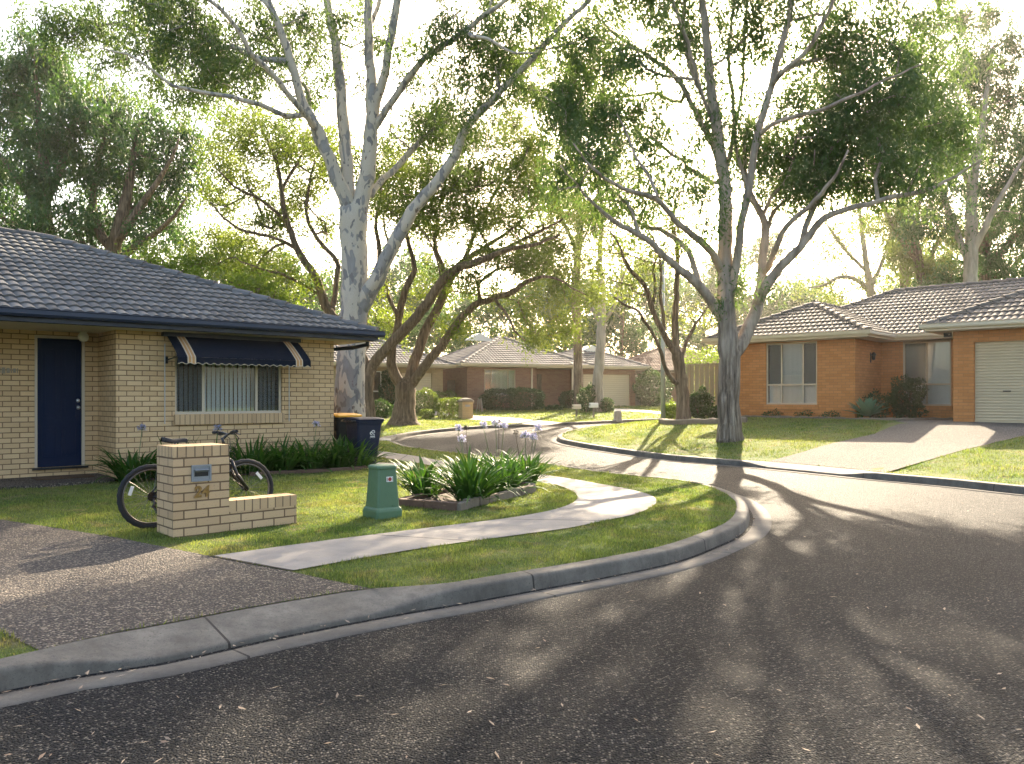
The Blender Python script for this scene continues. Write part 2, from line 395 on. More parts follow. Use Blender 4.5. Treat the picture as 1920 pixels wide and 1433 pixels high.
# ---------------------------------------------------------------- terrain
def G(px, py, zf=None, off=0.0):
    """where the view ray of a pixel meets the ground surface zf(x, y)"""
    zf = zf or (lambda x, y: float(h0(y)) + off)
    a, b = 1.5, 140.0
    g = lambda Y: (CAMZ - (py - HZ) / KF * Y) - float(zf((px - CX) / KF * Y, Y))
    Y = a
    step = .25
    while Y < b and g(Y) > 0: Y += step
    lo, hi = Y - step, Y
    for _ in range(40):
        m = (lo + hi) / 2
        if g(m) > 0: lo = m
        else: hi = m
    Y = (lo + hi) / 2
    return Vector(((px - CX) / KF * Y, Y, 0))
def catmull(pts, step=.25):
    pts = [np.asarray(tuple(p), float) for p in pts]; out = []
    ex = [2 * pts[0] - pts[1]] + pts + [2 * pts[-1] - pts[-2]]
    for i in range(1, len(ex) - 2):
        p0, p1, p2, p3 = ex[i - 1:i + 3]
        def tj(ti, a, b): return ti + max(1e-4, np.linalg.norm(b - a)) ** .5
        t0 = 0; t1 = tj(t0, p0, p1); t2 = tj(t1, p1, p2); t3 = tj(t2, p2, p3)
        n = max(2, int(np.linalg.norm(p2 - p1) / step) + 1)
        for t in np.linspace(t1, t2, n, endpoint=False):
            A1 = (t1 - t) / (t1 - t0) * p0 + (t - t0) / (t1 - t0) * p1; A2 = (t2 - t) / (t2 - t1) * p1 + (t - t1) / (t2 - t1) * p2
            A3 = (t3 - t) / (t3 - t2) * p2 + (t - t2) / (t3 - t2) * p3
            B1 = (t2 - t) / (t2 - t0) * A1 + (t - t0) / (t2 - t0) * A2; B2 = (t3 - t) / (t3 - t1) * A2 + (t - t1) / (t3 - t1) * A3
            out.append((t2 - t) / (t2 - t1) * B1 + (t - t1) / (t2 - t1) * B2)
    out.append(pts[-1]); return np.array(out)
def g2(px, py, off=0.0): v = G(px, py, None, off); return (v.x, v.y)

K1 = catmull([(-9.0, -1.15), (-5.6, 1.62)] + [g2(*p) for p in ((0, 1297), (150, 1267), (300, 1244), (500, 1200), (650, 1170), (780, 1146), (870, 1131), (1000, 1107), (1146, 1080), (1265, 1054), (1345, 1024), (1388, 1003), (1405, 980), (1399, 955), (1362, 932), (1292, 914), (1149, 898), (992, 873), (850, 856), (774, 846), (733, 833))])
K2 = catmull([(46, 56), (30, 46), (18, 41), (10, 37.3)] + [g2(*p) for p in ((1240, 796), (1130, 802), (1090, 808), (1060, 815), (1046, 822), (1050, 830), (1080, 837), (1133, 846), (1239, 861), (1300, 867), (1406, 876), (1639, 899), (1780, 912), (1920, 927))] + [(10.5, 8.6), (14.5, 2.5), (19, -5)])
K3 = catmull([g2(*p) for p in ((733, 828), (758, 820), (805, 813), (867, 807), (930, 803), (988, 801), (1055, 798), (1120, 795), (1180, 792), (1240, 790))] + [(12.5, 40.5), (20, 44), (46, 60)], .4)
def pl_normals(p):
    t = np.gradient(p, axis=0); t /= np.linalg.norm(t, axis=1)[:, None]
    return np.stack([-t[:, 1], t[:, 0]], 1)          # left of travel
def offset(p, d): return p + pl_normals(p) * (np.asarray(d)[:, None] if np.ndim(d) else d)
def arclen(p): return np.concatenate([[0], np.cumsum(np.linalg.norm(np.diff(p, axis=0), axis=1))])
def dist_pl(q, p):
    q = np.atleast_2d(q); a = p[:-1]; b = p[1:]; ab = b - a
    t = np.clip(((q[:, None] - a) * ab).sum(2) / (ab ** 2).sum(1), 0, 1)
    return np.linalg.norm(q[:, None] - (a + t[..., None] * ab), axis=2).min(1)
def inside(q, poly):
    q = np.atleast_2d(q); x, y = q[:, 0], q[:, 1]; c = np.zeros(len(q), bool); j = len(poly) - 1
    for i in range(len(poly)):
        xi, yi = poly[i]; xj, yj = poly[j]
        if yi != yj:
            c ^= ((yi > y) != (yj > y)) & (x < (xj - xi) * (y - yi) / (yj - yi) + xi)
        j = i
    return c
def sstep(x): x = np.clip(x, 0, 1); return x * x * (3 - 2 * x)
def wob(x, y): return .018 * np.sin(x * 1.7 + y * .6) * np.sin(y * 1.3 - x * .4)
def zL(x, y): return h0(y) + .115
K2poly = np.vstack([K2, [(60, -5), (60, 60)]])
def zR(x, y):
    q_ = np.stack([np.ravel(x), np.ravel(y)], 1)
    d = (dist_pl(q_, K2) * inside(q_, K2poly)).reshape(np.shape(x))
    return np.maximum(h0(y) + .115, np.minimum(h0(y) + .115 + .66 * np.clip((d - .45) / 5.8, 0, 1) ** .9, .84 + .0 * d) )
def zF(x, y): return h0(y) + .115 + .022 * np.clip(np.asarray(y, float) - 37, 0, 12)

def region(name, poly, zf, mat, spacing=1.0, off=0.0, parent=None):
    poly = np.asarray(poly, float)
    lo, hi = poly.min(0), poly.max(0)
    gx, gy = np.meshgrid(np.arange(lo[0], hi[0], spacing), np.arange(lo[1], hi[1], spacing))
    q = np.stack([gx.ravel(), gy.ravel()], 1)
    if len(q): q = q[inside(q, poly)]
    if len(q): q = q[dist_pl(q, np.vstack([poly, poly[:1]])) > spacing * .3]
    n = len(poly)
    vs = [Vector(p) for p in poly] + [Vector(p) for p in q]
    V, _, F, *_r = delaunay_2d_cdt(vs, [(i, (i + 1) % n) for i in range(n)], [], 1, 1e-5)
    V = np.array([(v.x, v.y) for v in V]); Z = zf(V[:, 0], V[:, 1]) + off
    F = np.array([f for f in F if len(f) == 3])
    a, b, c = V[F[:, 0]], V[F[:, 1]], V[F[:, 2]]
    cr = (b[:, 0] - a[:, 0]) * (c[:, 1] - a[:, 1]) - (b[:, 1] - a[:, 1]) * (c[:, 0] - a[:, 0])
    F[cr < 0] = F[cr < 0][:, ::-1]
    o = npmesh(name, np.column_stack([V, Z]), F, mat, parent, smooth=True)
    return o
def strip(name, L, Rr, zf, mat, off=0.0, n=None, th=0.0):
    """band between two edge lines, UV u = metres along it"""
    n = n or max(len(L), len(Rr))
    def rs(p):
        a = arclen(p); t = np.linspace(0, a[-1], n); return np.stack([np.interp(t, a, p[:, 0]), np.interp(t, a, p[:, 1])], 1)
    L, Rr = rs(np.asarray(L)), rs(np.asarray(Rr)); u = arclen((L + Rr) / 2)
    b = MB(); rows = []; uv = []
    ts = [0, .5, 1]
    for k in range(n):
        for t in ts:
            p = L[k] * (1 - t) + Rr[k] * t; rows.append((p[0], p[1], float(zf(p[0], p[1])) + off)); uv.append((u[k], t))
    b.grid(rows, 3, n, uvs=uv)
    return b.build(name, mat, None, smooth=True)

# ground sheet, road
g = MB(); gx = np.linspace(-140, 140, 29); gy = np.linspace(-30, 230, 53)
g.grid([(x, y, float(h0(y)) - .07) for y in gy for x in gx], 29, 53)
tag(g.build('ground', M['turf'], None, smooth=True), kind='structure')
r_ = MB(); gy = np.concatenate([np.linspace(-14, 16, 5), np.linspace(17, 66, 40)]); gx = np.linspace(-45, 60, 8)
r_.grid([(x, y, float(h0(y))) for y in gy for x in gx], 8, len(gy))
tag(r_.build('road', M['asphalt'], None, smooth=True), kind='structure')

def ramp_between(u, a, b, t):
    return sstep((u - a) / t) * sstep((b - u) / t)
def kerb(name, line, lay):
    """kerb and layback; lay: list of (start, end) arc positions of driveway crossings"""
    u = arclen(line); k = np.zeros(len(u))
    for a, b in lay: k = np.maximum(k, ramp_between(u, a, b, .75))
    N = pl_normals(line); b_ = MB(); rows = []; uv = []
    prof0 = [(-.002, -.03), (.0, 0.0), (.014, .09), (.019, .104), (.030, .114), (.045, .118), (.15, .124), (.16, .122), (.165, .05)]
    prof1 = [(-.002, -.03), (.0, 0.0), (.004, .022), (.008, .030), (.018, .036), (.04, .042), (.34, .112), (.37, .116), (.375, .05)]
    for i in range(len(line)):
        for (o0, z0), (o1, z1) in zip(prof0, prof1):
            o = o0 * (1 - k[i]) + o1 * k[i]; z = z0 * (1 - k[i]) + z1 * k[i]
            p = line[i] + N[i] * o
            rows.append((p[0], p[1], float(h0(p[1])) + z)); uv.append((u[i], o))
    b_.grid(rows, 9, len(line), uvs=uv)
    ob = b_.build(name, M['kerb'], None, smooth=True)
    # concrete gutter tray beside the kerb
    gm = MB(); rows = []; uv = []
    for i in range(len(line)):
        for o, z in ((.002, -.012), (-.05, .003), (-.25, .010), (-.26, -.02)):
            p = line[i] + N[i] * o; rows.append((p[0], p[1], float(h0(p[1])) + z)); uv.append((u[i], o))
    gm.grid(rows, 4, len(line), uvs=uv)
    tag(gm.build('gutter', M['gutter'], None, smooth=True), kind='structure')
    tag(ob, kind='structure')
    return offset(line, .16 + .21 * k), u, k
def arc_at(line, q): return arclen(line)[np.argmin(np.linalg.norm(line - np.asarray(q), axis=1))]
B1, u1, k1 = kerb('kerb', K1, [(arc_at(K1, g2(30, 1291)) , arc_at(K1, g2(860, 1133)))])
B2, u2, k2 = kerb('kerb', K2, [(arc_at(K2, g2(1392, 875)), arc_at(K2, g2(1650, 900)))])
B3, u3, k3 = kerb('kerb', K3, [(arc_at(K3, g2(980, 801)), arc_at(K3, g2(1062, 798))), (-2, 1.2)])

# lawns
lawnL = np.vstack([B1, [(-6.5, 24.5), (-14, 28.5), (-40, 34), (-40, -1.2)]])
lawnR = np.vstack([B2, [(60, -5), (60, 56)]])
lawnF = np.vstack([B3, [(90, 75), (90, 150), (-90, 150), (-90, 52), (-40, 40), (-14, 33)]])
tag(region('lawn', lawnL, zL, M['turf'], .8), kind='structure')
tag(region('lawn', lawnR, zR, M['turf'], .7), kind='structure')
tag(region('lawn', lawnF, zF, M['turf'], 3.0), kind='structure')

# footpath (two edges), driveways
gl = lambda pts: np.array([tuple(G(px, py, zL))[:2] for px, py in pts])
pe_out = catmull(gl(((545, 1073), (700, 1045), (830, 1024), (950, 1008), (1000, 1001), (1066, 992), (1133, 978), (1186, 967), (1222, 952), (1231, 941), (1222, 931), (1186, 920), (1133, 910), (1053, 896), (960, 884), (880, 873), (836, 866), (760, 853), (705, 846), (640, 838))))
pe_in = catmull(gl(((395, 1045), (600, 1017), (800, 992), (960, 972), (1000, 965), (1040, 957), (1072, 945), (1083, 935), (1074, 923), (1045, 911), (1000, 902), (940, 894), (880, 886), (836, 879), (770, 867), (705, 857), (640, 848))))
tag(strip('footpath', pe_out, pe_in, zL, M['path'], .012, 140), kind='structure')
pathpoly = np.vstack([pe_out, pe_in[::-1]])
iA = np.argmin(np.linalg.norm(K1 - np.asarray(g2(60, 1285)), axis=1)); iB = np.argmin(np.linalg.norm(K1 - np.asarray(g2(770, 1148)), axis=1))
dl = gl(((720, 1110), (545, 1073), (390, 1043), (225, 1010), (100, 990), (0, 975)))
driveL = np.vstack([B1[iA:iB], dl, [(-9.5, 10.9), (-14, 13), (-16, 9), (-8.5, 4.7), (-4.6, 4.95), tuple(G(0, 1186, zL))[:2]]])
tag(region('driveway', driveL, zL, M['aggregate'], .5, .006), kind='structure')
def zR1(x, y): return zR(x, y)
gr = lambda pts: np.array([tuple(G(px, py, zR))[:2] for px, py in pts])
jA = np.argmin(np.linalg.norm(K2 - np.asarray(g2(1412, 877)), axis=1)); jB = np.argmin(np.linalg.norm(K2 - np.asarray(g2(1628, 898)), axis=1))
HRZ = .84; HR = (11.88, 21.45); HRA = R(-43.0)
def wr(x, y):
    c, s = math.cos(HRA), math.sin(HRA); return (HR[0] + c * x - s * y, HR[1] + s * x + c * y)
driveR = np.vstack([B2[jA:jB], gr(((1660, 887), (1800, 846), (1918, 818))), [wr(6.4, -2.2), wr(6.4, .3), wr(-.05, .3), wr(-.05, 2.5), wr(-.9, 2.0), wr(-1.4, -.2)], gr(((1640, 814), (1560, 832), (1480, 855)))])
tag(region('driveway', driveR, zR, M['aggregate_pale'], .5, .008), kind='structure')
gf = lambda pts: np.array([tuple(G(px, py, zF))[:2] for px, py in pts])
iC = np.argmin(np.linalg.norm(K3 - np.asarray(g2(990, 801)), axis=1)); iD = np.argmin(np.linalg.norm(K3 - np.asarray(g2(1052, 798)), axis=1))
driveF = np.vstack([B3[iC:iD + 1], gf(((1020, 790), (960, 784), (890, 780), (830, 774), (760, 762))), gf(((735, 765), (800, 777), (880, 787), (950, 793)))])
tag(region('driveway', driveF, zF, M['drive_conc'], 1.0, .01), kind='structure')
driveG = gf(((1085, 766), (1180, 767), (1300, 778), (1300, 783), (1200, 773), (1140, 770)))
tag(region('driveway', driveG, zF, M['drive_conc'], 1.0, .01), kind='structure')
driveN = np.array([tuple(K1[-1]), tuple(K3[0]), (-6.6, 26.4), (-14, 31), (-16, 29), (-6.5, 24.5)])
tag(region('driveway', driveN, zL, M['drive_conc'], .8, -.02), kind='structure')

# ---------------------------------------------------------------- house builders (local frames)
def wall(b, pts, z0, z1, ops=(), depth=.11, u0=0.0, top=None):
    """run of wall along pts (outside on the right of travel); ops: (segment, s0, s1, za, zb)"""
    u = u0
    for k in range(len(pts) - 1):
        p0 = Vector(pts[k]).to_2d(); p1 = Vector(pts[k + 1]).to_2d(); d = p1 - p0; Ln = d.length; d.normalize()
        nin = Vector((-d.y, d.x))
        o = [q[1:] for q in ops if q[0] == k]
        us = sorted({0, Ln, *[x for q in o for x in q[:2]]}); zs = sorted({z0, z1, *[x for q in o for x in q[2:]]})
        W = lambda s, z, e=0.0: (p0.x + d.x * s + nin.x * e, p0.y + d.y * s + nin.y * e, z)
        for a, c in zip(us, us[1:]):
            for e, f in zip(zs, zs[1:]):
                if any(q[0] <= (a + c) / 2 <= q[1] and q[2] <= (e + f) / 2 <= q[3] for q in o): continue
                b.face([W(a, e), W(c, e), W(c, f), W(a, f)], [(u + a, e), (u + c, e), (u + c, f), (u + a, f)])
        for s0, s1, za, zb in o:
            D = depth
            b.face([W(s0, za), W(s0, za, D), W(s0, zb, D), W(s0, zb)][::-1], [(u + s0, za), (u + s0 + D, za), (u + s0 + D, zb), (u + s0, zb)][::-1])
            b.face([W(s1, za), W(s1, za, D), W(s1, zb, D), W(s1, zb)], [(u + s1, za), (u + s1 + D, za), (u + s1 + D, zb), (u + s1, zb)])
            b.face([W(s0, za), W(s1, za), W(s1, za, D), W(s0, za, D)], [(s0, 0), (s1, 0), (s1, D), (s0, D)])
            b.face([W(s0, zb), W(s1, zb), W(s1, zb, D), W(s0, zb, D)][::-1], [(s0, 0), (s1, 0), (s1, D), (s0, D)][::-1])
        u += Ln
class Fr:
    """frame on a wall: s along, e inward depth, z up"""
    def __init__(s, p0, p1):
        s.p = Vector(p0).to_2d(); d = Vector(p1).to_2d() - s.p; d.normalize(); s.d = d; s.n = Vector((-d.y, d.x))
        s.M = Matrix(((d.x, s.n.x, 0, s.p.x), (d.y, s.n.y, 0, s.p.y), (0, 0, 1, 0), (0, 0, 0, 1)))
def window(root, fr, s0, s1, z0, z1, cols, transom=None, fm='beige_alu', inset=.055, fw=.045, dark=(), blind='blind', detail=True):
    b = MB(); e0, e1 = inset, inset + .05
    b.box(s0, s1, e0, e1, z0, z0 + fw, fr.M); b.box(s0, s1, e0, e1, z1 - fw, z1, fr.M)
    b.box(s0, s0 + fw, e0 + .001, e1 - .001, z0 + fw, z1 - fw, fr.M); b.box(s1 - fw, s1, e0 + .001, e1 - .001, z0 + fw, z1 - fw, fr.M)
    for c in cols: b.box(c - fw / 2, c + fw / 2, e0 + .002, e1 - .002, z0 + fw, z1 - fw, fr.M)
    if transom: b.box(s0 + fw, s1 - fw, e0 - .004, e1 + .004, transom - fw / 2, transom + fw / 2, fr.M)
    wd = b.build('window', M[fm], root)
    edges = [s0 + fw] + list(cols) + [s1 - fw]
    zs = [z0 + fw] + ([transom] if transom else []) + [z1 - fw]
    k = 0
    for r in range(len(zs) - 1):
        for a, c in zip(edges, edges[1:]):
            g_ = MB(); e = e0 + .026
            g_.box(a + .004, c - .004, e, e + .006, zs[r] + .004, zs[r + 1] - .004, fr.M)
            g_.build('pane', M['glass'], wd)
            if k in dark and detail:
                g_ = MB(); g_.box(a + .006, c - .006, e - .012, e - .009, zs[r] + .006, zs[r + 1] - .006, fr.M); g_.build('insect_screen', M['screen'], wd)
            k += 1
    # hanging vertical blinds
    g_ = MB(); rng = random.Random(int(s0 * 100)); s = s0 + .05
    while s < s1 - .08:
        t = rng.uniform(.25, .45); wv = .081
        pts = []
        for zz in (z0 + .04, z1 - .02):
            pts.append(fr.M @ Vector((s, e1 + .09 - t * .06, zz))); pts.append(fr.M @ Vector((s + wv, e1 + .09 + t * .06, zz)))
        g_.face([pts[0], pts[1], pts[3], pts[2]]); s += .082
    g_.build('blind', M[blind], wd)
    return wd
def roller(root, fr, s0, s1, z0, z1, mat, inset=.09, pitch=.075):
    b = MB(); n = int((z1 - z0) / pitch); rows = []
    for i in range(n * 4 + 1):
        z = z0 + (z1 - z0) * i / (n * 4); f = (i % 4)
        e = inset + (.0, .012, .016, .012)[f]
        for s in (s0, s1): rows.append(fr.M @ Vector((s, e, z)))
    b.grid(rows, 2, n * 4 + 1)
    b.box(s0, s1, inset - .01, inset + .03, z0, z0 + .06, fr.M)
    return b.build('garage_door', mat, root)

def tile_plane(b, poly, course=.32, wave=.165, amp=.026, spw=5, rng=None):
    """wavy concrete tiles laid over one convex roof plane; poly[0]->poly[1] is the eave (left to right from outside)"""
    rng = rng or random.Random(3)
    P0 = Vector(poly[0]); e = (Vector(poly[1]) - P0).normalized()
    nrm = None
    for q in poly[2:]:
        c = e.cross(Vector(q) - P0)
        if c.length > 1e-4: nrm = c.normalized(); break
    up = nrm.cross(e).normalized()
    if nrm.z < 0: nrm = -nrm; up = -up if up.z < 0 else up
    if up.z < 0: up = -up
    q2 = [((Vector(q) - P0).dot(e), (Vector(q) - P0).dot(up)) for q in poly]
    vmax = max(q[1] for q in q2)
    def rngu(v):
        xs = []
        for i in range(len(q2)):
            (a, va), (c, vc) = q2[i], q2[(i + 1) % len(q2)]
            if abs(va - vc) < 1e-9:
                if abs(v - va) < 1e-6: xs += [a, c]
            elif min(va, vc) - 1e-9 <= v <= max(va, vc) + 1e-9: xs.append(a + (c - a) * (v - va) / (vc - va))
        return (min(xs), max(xs)) if xs else None
    nc = max(1, int(round(vmax / course))); cs = vmax / nc
    du = wave / spw
    for k in range(nc):
        v0 = k * cs - (.04 if k else .03); v1 = (k + 1) * cs
        r0 = rngu(max(0, min(v0, vmax - 1e-4))); r1 = rngu(min(v1, vmax - 1e-6))
        if not r0 or not r1: continue
        a, c = min(r0[0], r1[0]), max(r0[1], r1[1])
        us = np.arange(math.floor(a / du), math.ceil(c / du) + 1) * du
        rows = []
        jit = rng.uniform(-.003, .003)
        def hgt(u):
            ph = (u / wave) % 1.0
            return amp * (math.sin(ph * math.pi) ** .8 if ph < .72 * 0 + 1 else 0)
        for (v, lift, rr) in ((v0, .006, r0), (v0, .042 + jit, r0), ((v0 + v1) / 2, .022, ((r0[0] + r1[0]) / 2, (r0[1] + r1[1]) / 2)), (v1, .006, r1)):
            for u in us:
                uu = min(max(u, rr[0]), rr[1])
                p = P0 + e * uu + up * v + nrm * (lift + (hgt(u) if lift != .006 or v == v1 else hgt(u) * .4))
                rows.append(p)
        n = len(us); i0 = len(b.v); b.v += [tuple(p) for p in rows]
        tj = {}
        for r in range(3):
            for q in range(n - 1):
                idx = (i0 + r * n + q, i0 + r * n + q + 1, i0 + (r + 1) * n + q + 1, i0 + (r + 1) * n + q)
                A, B, C_, D_ = (rows[t - i0] for t in idx)
                if (A - B).length < 1e-6 and (C_ - D_).length < 1e-6: continue
                b.f.append(idx); b.mi.append(0); b.uv += [(0, 0)] * 4
                kk = int(math.floor(us[q] / (2 * wave) + .5 * (k % 2)))
                if kk not in tj: tj[kk] = rng.random()
                b.at.append(tj[kk])
def ridge_caps(b, a, c, r=.12, ln=.36):
    a, c = Vector(a), Vector(c); L = (c - a).length; n = max(1, int(round(L / ln))); d = (c - a) / n
    side = d.cross(Vector((0, 0, 1))).normalized(); upv = side.cross(d).normalized()
    for k in range(n):
        b.rn = random.random()
        rows = []
        for t, rr, lift in ((-.03, r * 1.08, .018), (1.0, r * .92, 0.0)):
            o = a + d * (k + t)
            for j in range(9):
                th = math.pi * (-.12 + 1.24 * j / 8)
                rows.append(o + side * (math.cos(th) * rr) + upv * (math.sin(th) * rr * .75 + lift - .01))
        b.grid(rows, 9, 2); i = len(b.v) - 18
        b.face([b.v[i + j] for j in range(9)])
def edge_run(b, pts, prof, closed=False):
    """sweep a (offset, z) section along a plan polyline with mitred corners; + offset is left of travel"""
    pts = [Vector((p[0], p[1])) for p in pts]; rows = []; n = len(pts)
    for i, p in enumerate(pts):
        a = pts[i] - pts[i - 1] if (i > 0 or closed) else pts[1] - pts[0]
        c = pts[(i + 1) % n] - pts[i] if (i < n - 1 or closed) else a
        a.normalize(); c.normalize(); na = Vector((-a.y, a.x)); nc = Vector((-c.y, c.x)); m = (na + nc); m /= (1 + na.dot(nc))
        for o, z in prof: rows.append((p.x + m.x * o, p.y + m.y * o, z))
    b.grid(rows, len(prof), n)
    if closed:
        i = len(b.v) - n * len(prof); k = len(prof); last = i + (n - 1) * k
        for j in range(k - 1):
            b.f.append((last + j, last + j + 1, i + j + 1, i + j)); b.mi.append(b.cur); b.at.append(0); b.uv += [(0, 0)] * 4
FASCIA = lambda z: [(.0, z - .005), (0.0, z - .17), (-.03, z - .17), (-.03, z - .02), (-.035, z - .10), (-.12, z - .10), (-.135, z - .06), (-.125, z + .005), (-.145, z + .012), (-.14, z + .02), (-.11, z + .02), (-.11, z - .07)]
def hip_polys(x0, x1, y0, y1, z, t):
    """planes of a plain hip roof over a rectangle; ridge along the longer side"""
    wx, wy = x1 - x0, y1 - y0
    if wx >= wy:
        h = wy / 2; A = (x0 + h, (y0 + y1) / 2, z + h * t); B = (x1 - h, (y0 + y1) / 2, z + h * t)
    else:
        h = wx / 2; A = ((x0 + x1) / 2, y0 + h, z + h * t); B = ((x0 + x1) / 2, y1 - h, z + h * t)
    c = [(x0, y0, z), (x1, y0, z), (x1, y1, z), (x0, y1, z)]
    if wx >= wy: pl = [[c[0], c[1], B, A], [c[1], c[2], B], [c[2], c[3], A, B], [c[3], c[0], A]]; hips = [(c[0], A), (c[3], A), (c[1], B), (c[2], B), (A, B)]
    else: pl = [[c[0], c[1], A], [c[1], c[2], B, A], [c[2], c[3], B], [c[3], c[0], A, B]]; hips = [(c[0], A), (c[1], A), (c[2], B), (c[3], B), (A, B)]
    return pl, hips
def flat(b, poly, z):
    b.face([(x, y, z) for x, y in poly][::-1])
def m_screen():
    t = NT('fine_dark_mesh'); d = t.n('BsdfDiffuse', {'Color': (.05, .055, .06)}); tr = t.n('BsdfTransparent')
    ms = t.n('MixShader', {0: .3, 1: tr.outputs[0], 2: d.outputs[0]}); t.t.links.new(ms.outputs[0], t.out.inputs['Surface']); return t.m
M['screen'] = m_screen()
# ================================================================ cream brick house on the left
LH = (-3.43, 16.0); LHA = math.atan2(.665, .746); LHZ = .22
hl = thing('brick_house', 'cream brick house with navy door, navy awning and charcoal tiled roof', 'house', (LH[0], LH[1], LHZ), LHA)
b = MB()
wall(b, [(-14, 8.9), (-14, 1.1), (-4.2, 1.1), (-4.2, 0), (-.17, 0), (-.17, 8.9), (-14, 8.9)], -.2, 2.42,
     [(1, 8.83, 9.60, .09, 2.33), (3, .95, 2.94, .98, 2.2)], .10)
b.build('wall', M['brick_cream'], hl)
b = MB(); rect = [(-17, -.5), (.5, -.5), (.5, 9.38), (-17, 9.38)]
flat(b, rect, 2.40); b.build('soffit', M['soffit'], hl)
LT = .405; pl, hips = hip_polys(-17, .5, -.5, 9.38, 2.58, LT)
b = MB(); rg = random.Random(5)
for k, p in enumerate(pl): tile_plane(b, p, rng=rg, spw=6 if k == 0 else 3)
rf = b.build('roof', M['tile_grey'], hl, smooth=False)
b = MB()
for a, c in hips: ridge_caps(b, a, c, .13, .38)
b.build('ridge_cap', M['tile_grey'], rf)
b = MB(); edge_run(b, rect, FASCIA(2.58), True); b.build('gutter', M['navy'], hl)
fr = Fr((-14, 1.1), (-4.2, 1.1))
b = MB()
for a, c, z0, z1 in ((8.83, 8.875, .09, 2.33), (9.555, 9.60, .09, 2.33)): b.box(a, c, .02, .1, z0, z1, fr.M)
b.box(8.875, 9.555, .02, .1, 2.285, 2.33, fr.M); b.build('door_frame', M['beige_alu'], hl)
b = MB(); b.box(8.79, 9.64, -.06, .1, .055, .088, fr.M); b.build('door_sill', M['black'], hl)
b = MB(); b.box(8.877, 9.553, .06, .095, .092, 2.283, fr.M)
for (a, c) in ((8.95, 9.18), (9.25, 9.48)):
    for z0, z1 in ((.25, .78), (.92, 2.12)):
        for (q0, q1, w0, w1) in ((a, c, z0, z0 + .02), (a, c, z1 - .02, z1), (a, a + .02, z0 + .02, z1 - .02), (c - .02, c, z0 + .02, z1 - .02)): b.box(q0, q1, .052, .0605, w0, w1, fr.M)
        b.box(a + .05, c - .05, .055, .0605, z0 + .05, z1 - .05, fr.M)
dr = b.build('door', M['navy_door'], hl, bevel=.004)
for nm, z in (('lock', 1.22), ('handle', 1.10)):
    b = MB(); Mx = fr.M @ Matrix.Translation((9.50, .06, z)) @ Matrix.Rotation(R(90), 4, 'X')
    b.lathe([(0, .03), (.022, .03), (.03, .02), (.032, .004), (.036, 0)] if nm == 'lock' else [(0, .07), (.024, .065), (.031, .05), (.024, .032), (.012, .025), (.012, .006), (.034, .005), (.034, 0)], n=14, M=Mx)
    b.build(nm, M['steel'], dr, smooth=True)
b = MB(); Mx = fr.M @ Matrix.Translation((9.50, -.3, 2.40))
b.lathe([(.055, 0), (.055, -.03), (.07, -.04), (.085, -.08), (.08, -.13), (.05, -.165), (0, -.175)], n=16, M=Mx); b.build('porch_light', M['lamp_glass'], hl, smooth=True)
# small dark raised letters beside the door (unreadable in the photograph)
b = MB(); x = 8.28
for k, (wd, hh) in enumerate(((.03, .05), (.012, .09), (.05, .10), (.045, .085), (.012, .08), (.04, .07), (.012, .08))):
    b.box(x, x + wd, -.012, .0, 1.72 - hh / 2, 1.72 + hh / 2, fr.M); x += wd + .018
b.build('name_letters', M['twig'], hl)
ff = Fr((-4.2, 0), (0, 0))
window(hl, ff, .95, 2.94, .98, 2.2, [1.46, 2.45], None, 'beige_alu', .05, .045, dark=(0, 2))
b = MB()
b.box(.95 - .02, 2.96, -.055, .06, .80, .975, ff.M @ Matrix.Translation((0, 0, 0)))
b.uv = [(u_, v_ + .05) for u_, v_ in b.uv]; b.build('window_sill', M['brick_cream_side'], hl, bevel=.004)
b = MB(); n = 49; s0, s1 = .78, 3.2; mats = [M['canvas'], M['canvas_cream'], M['canvas_tan']]
def band(s):
    for o in (s0 + .16, s1 - .30):
        k = (s - o) / .14
        if 0 <= k < 1: return (1, 2, 2, 1, 2, 2, 1)[int(k * 7)]
    return 0
SS = sorted(set(list(np.round(np.linspace(s0, s1, 122), 4)) + [round(o + .02 * k, 4) for o in (s0 + .16, s1 - .30) for k in range(8)]))
prof = [(-.07, 2.35), (-.20, 2.275), (-.34, 2.185), (-.48, 2.085), (-.62, 1.975), (-.635, 1.955)]
for a, c in zip(SS, SS[1:]):
    b.cur = band((a + c) / 2)
    for (e0, z0), (e1, z1) in zip(prof, prof[1:]): b.face([ff.M @ Vector(q) for q in ((a, e0, z0), (c, e0, z0), (c, e1, z1), (a, e1, z1))])
aw = b.build('awning', mats, hl, smooth=True)
b = MB()
zb = lambda s: 1.845 - .014 * math.cos((s - s0) / .1345 * 2 * math.pi)
for a, c in zip(SS, SS[1:]):
    b.cur = band((a + c) / 2)
    b.face([ff.M @ Vector(q) for q in ((a, -.636, 1.954), (c, -.636, 1.954), (c, -.64, zb(c) + .01), (a, -.64, zb(a) + .01))])
    b.cur = 1
    b.face([ff.M @ Vector(q) for q in ((a, -.64, zb(a) + .01), (c, -.64, zb(c) + .01), (c, -.64, zb(c)), (a, -.64, zb(a)))])
b.build('valance', mats, aw)
b = MB(); b.box(s0 - .06, s1 + .06, -.13, -.0, 2.33, 2.398, ff.M); b.build('headbox', M['navy'], aw, bevel=.012)
for s in (s0 + .02, s1 - .02):
    b = MB(); b.rod(ff.M @ Vector((s, -.03, 1.92)), ff.M @ Vector((s, -.62, 1.965)), .011); b.box(s - .02, s + .02, -.04, -.001, 1.86, 1.98, ff.M); b.build('arm', M['black'], aw)
    b = MB(); b.rod(ff.M @ Vector((s - .03 if s < 2 else s - .12, -.035, .82)), ff.M @ Vector((s - .03 if s < 2 else s - .12, -.035, 2.2)), .008); b.build('guide_rail', M['galv'], aw)
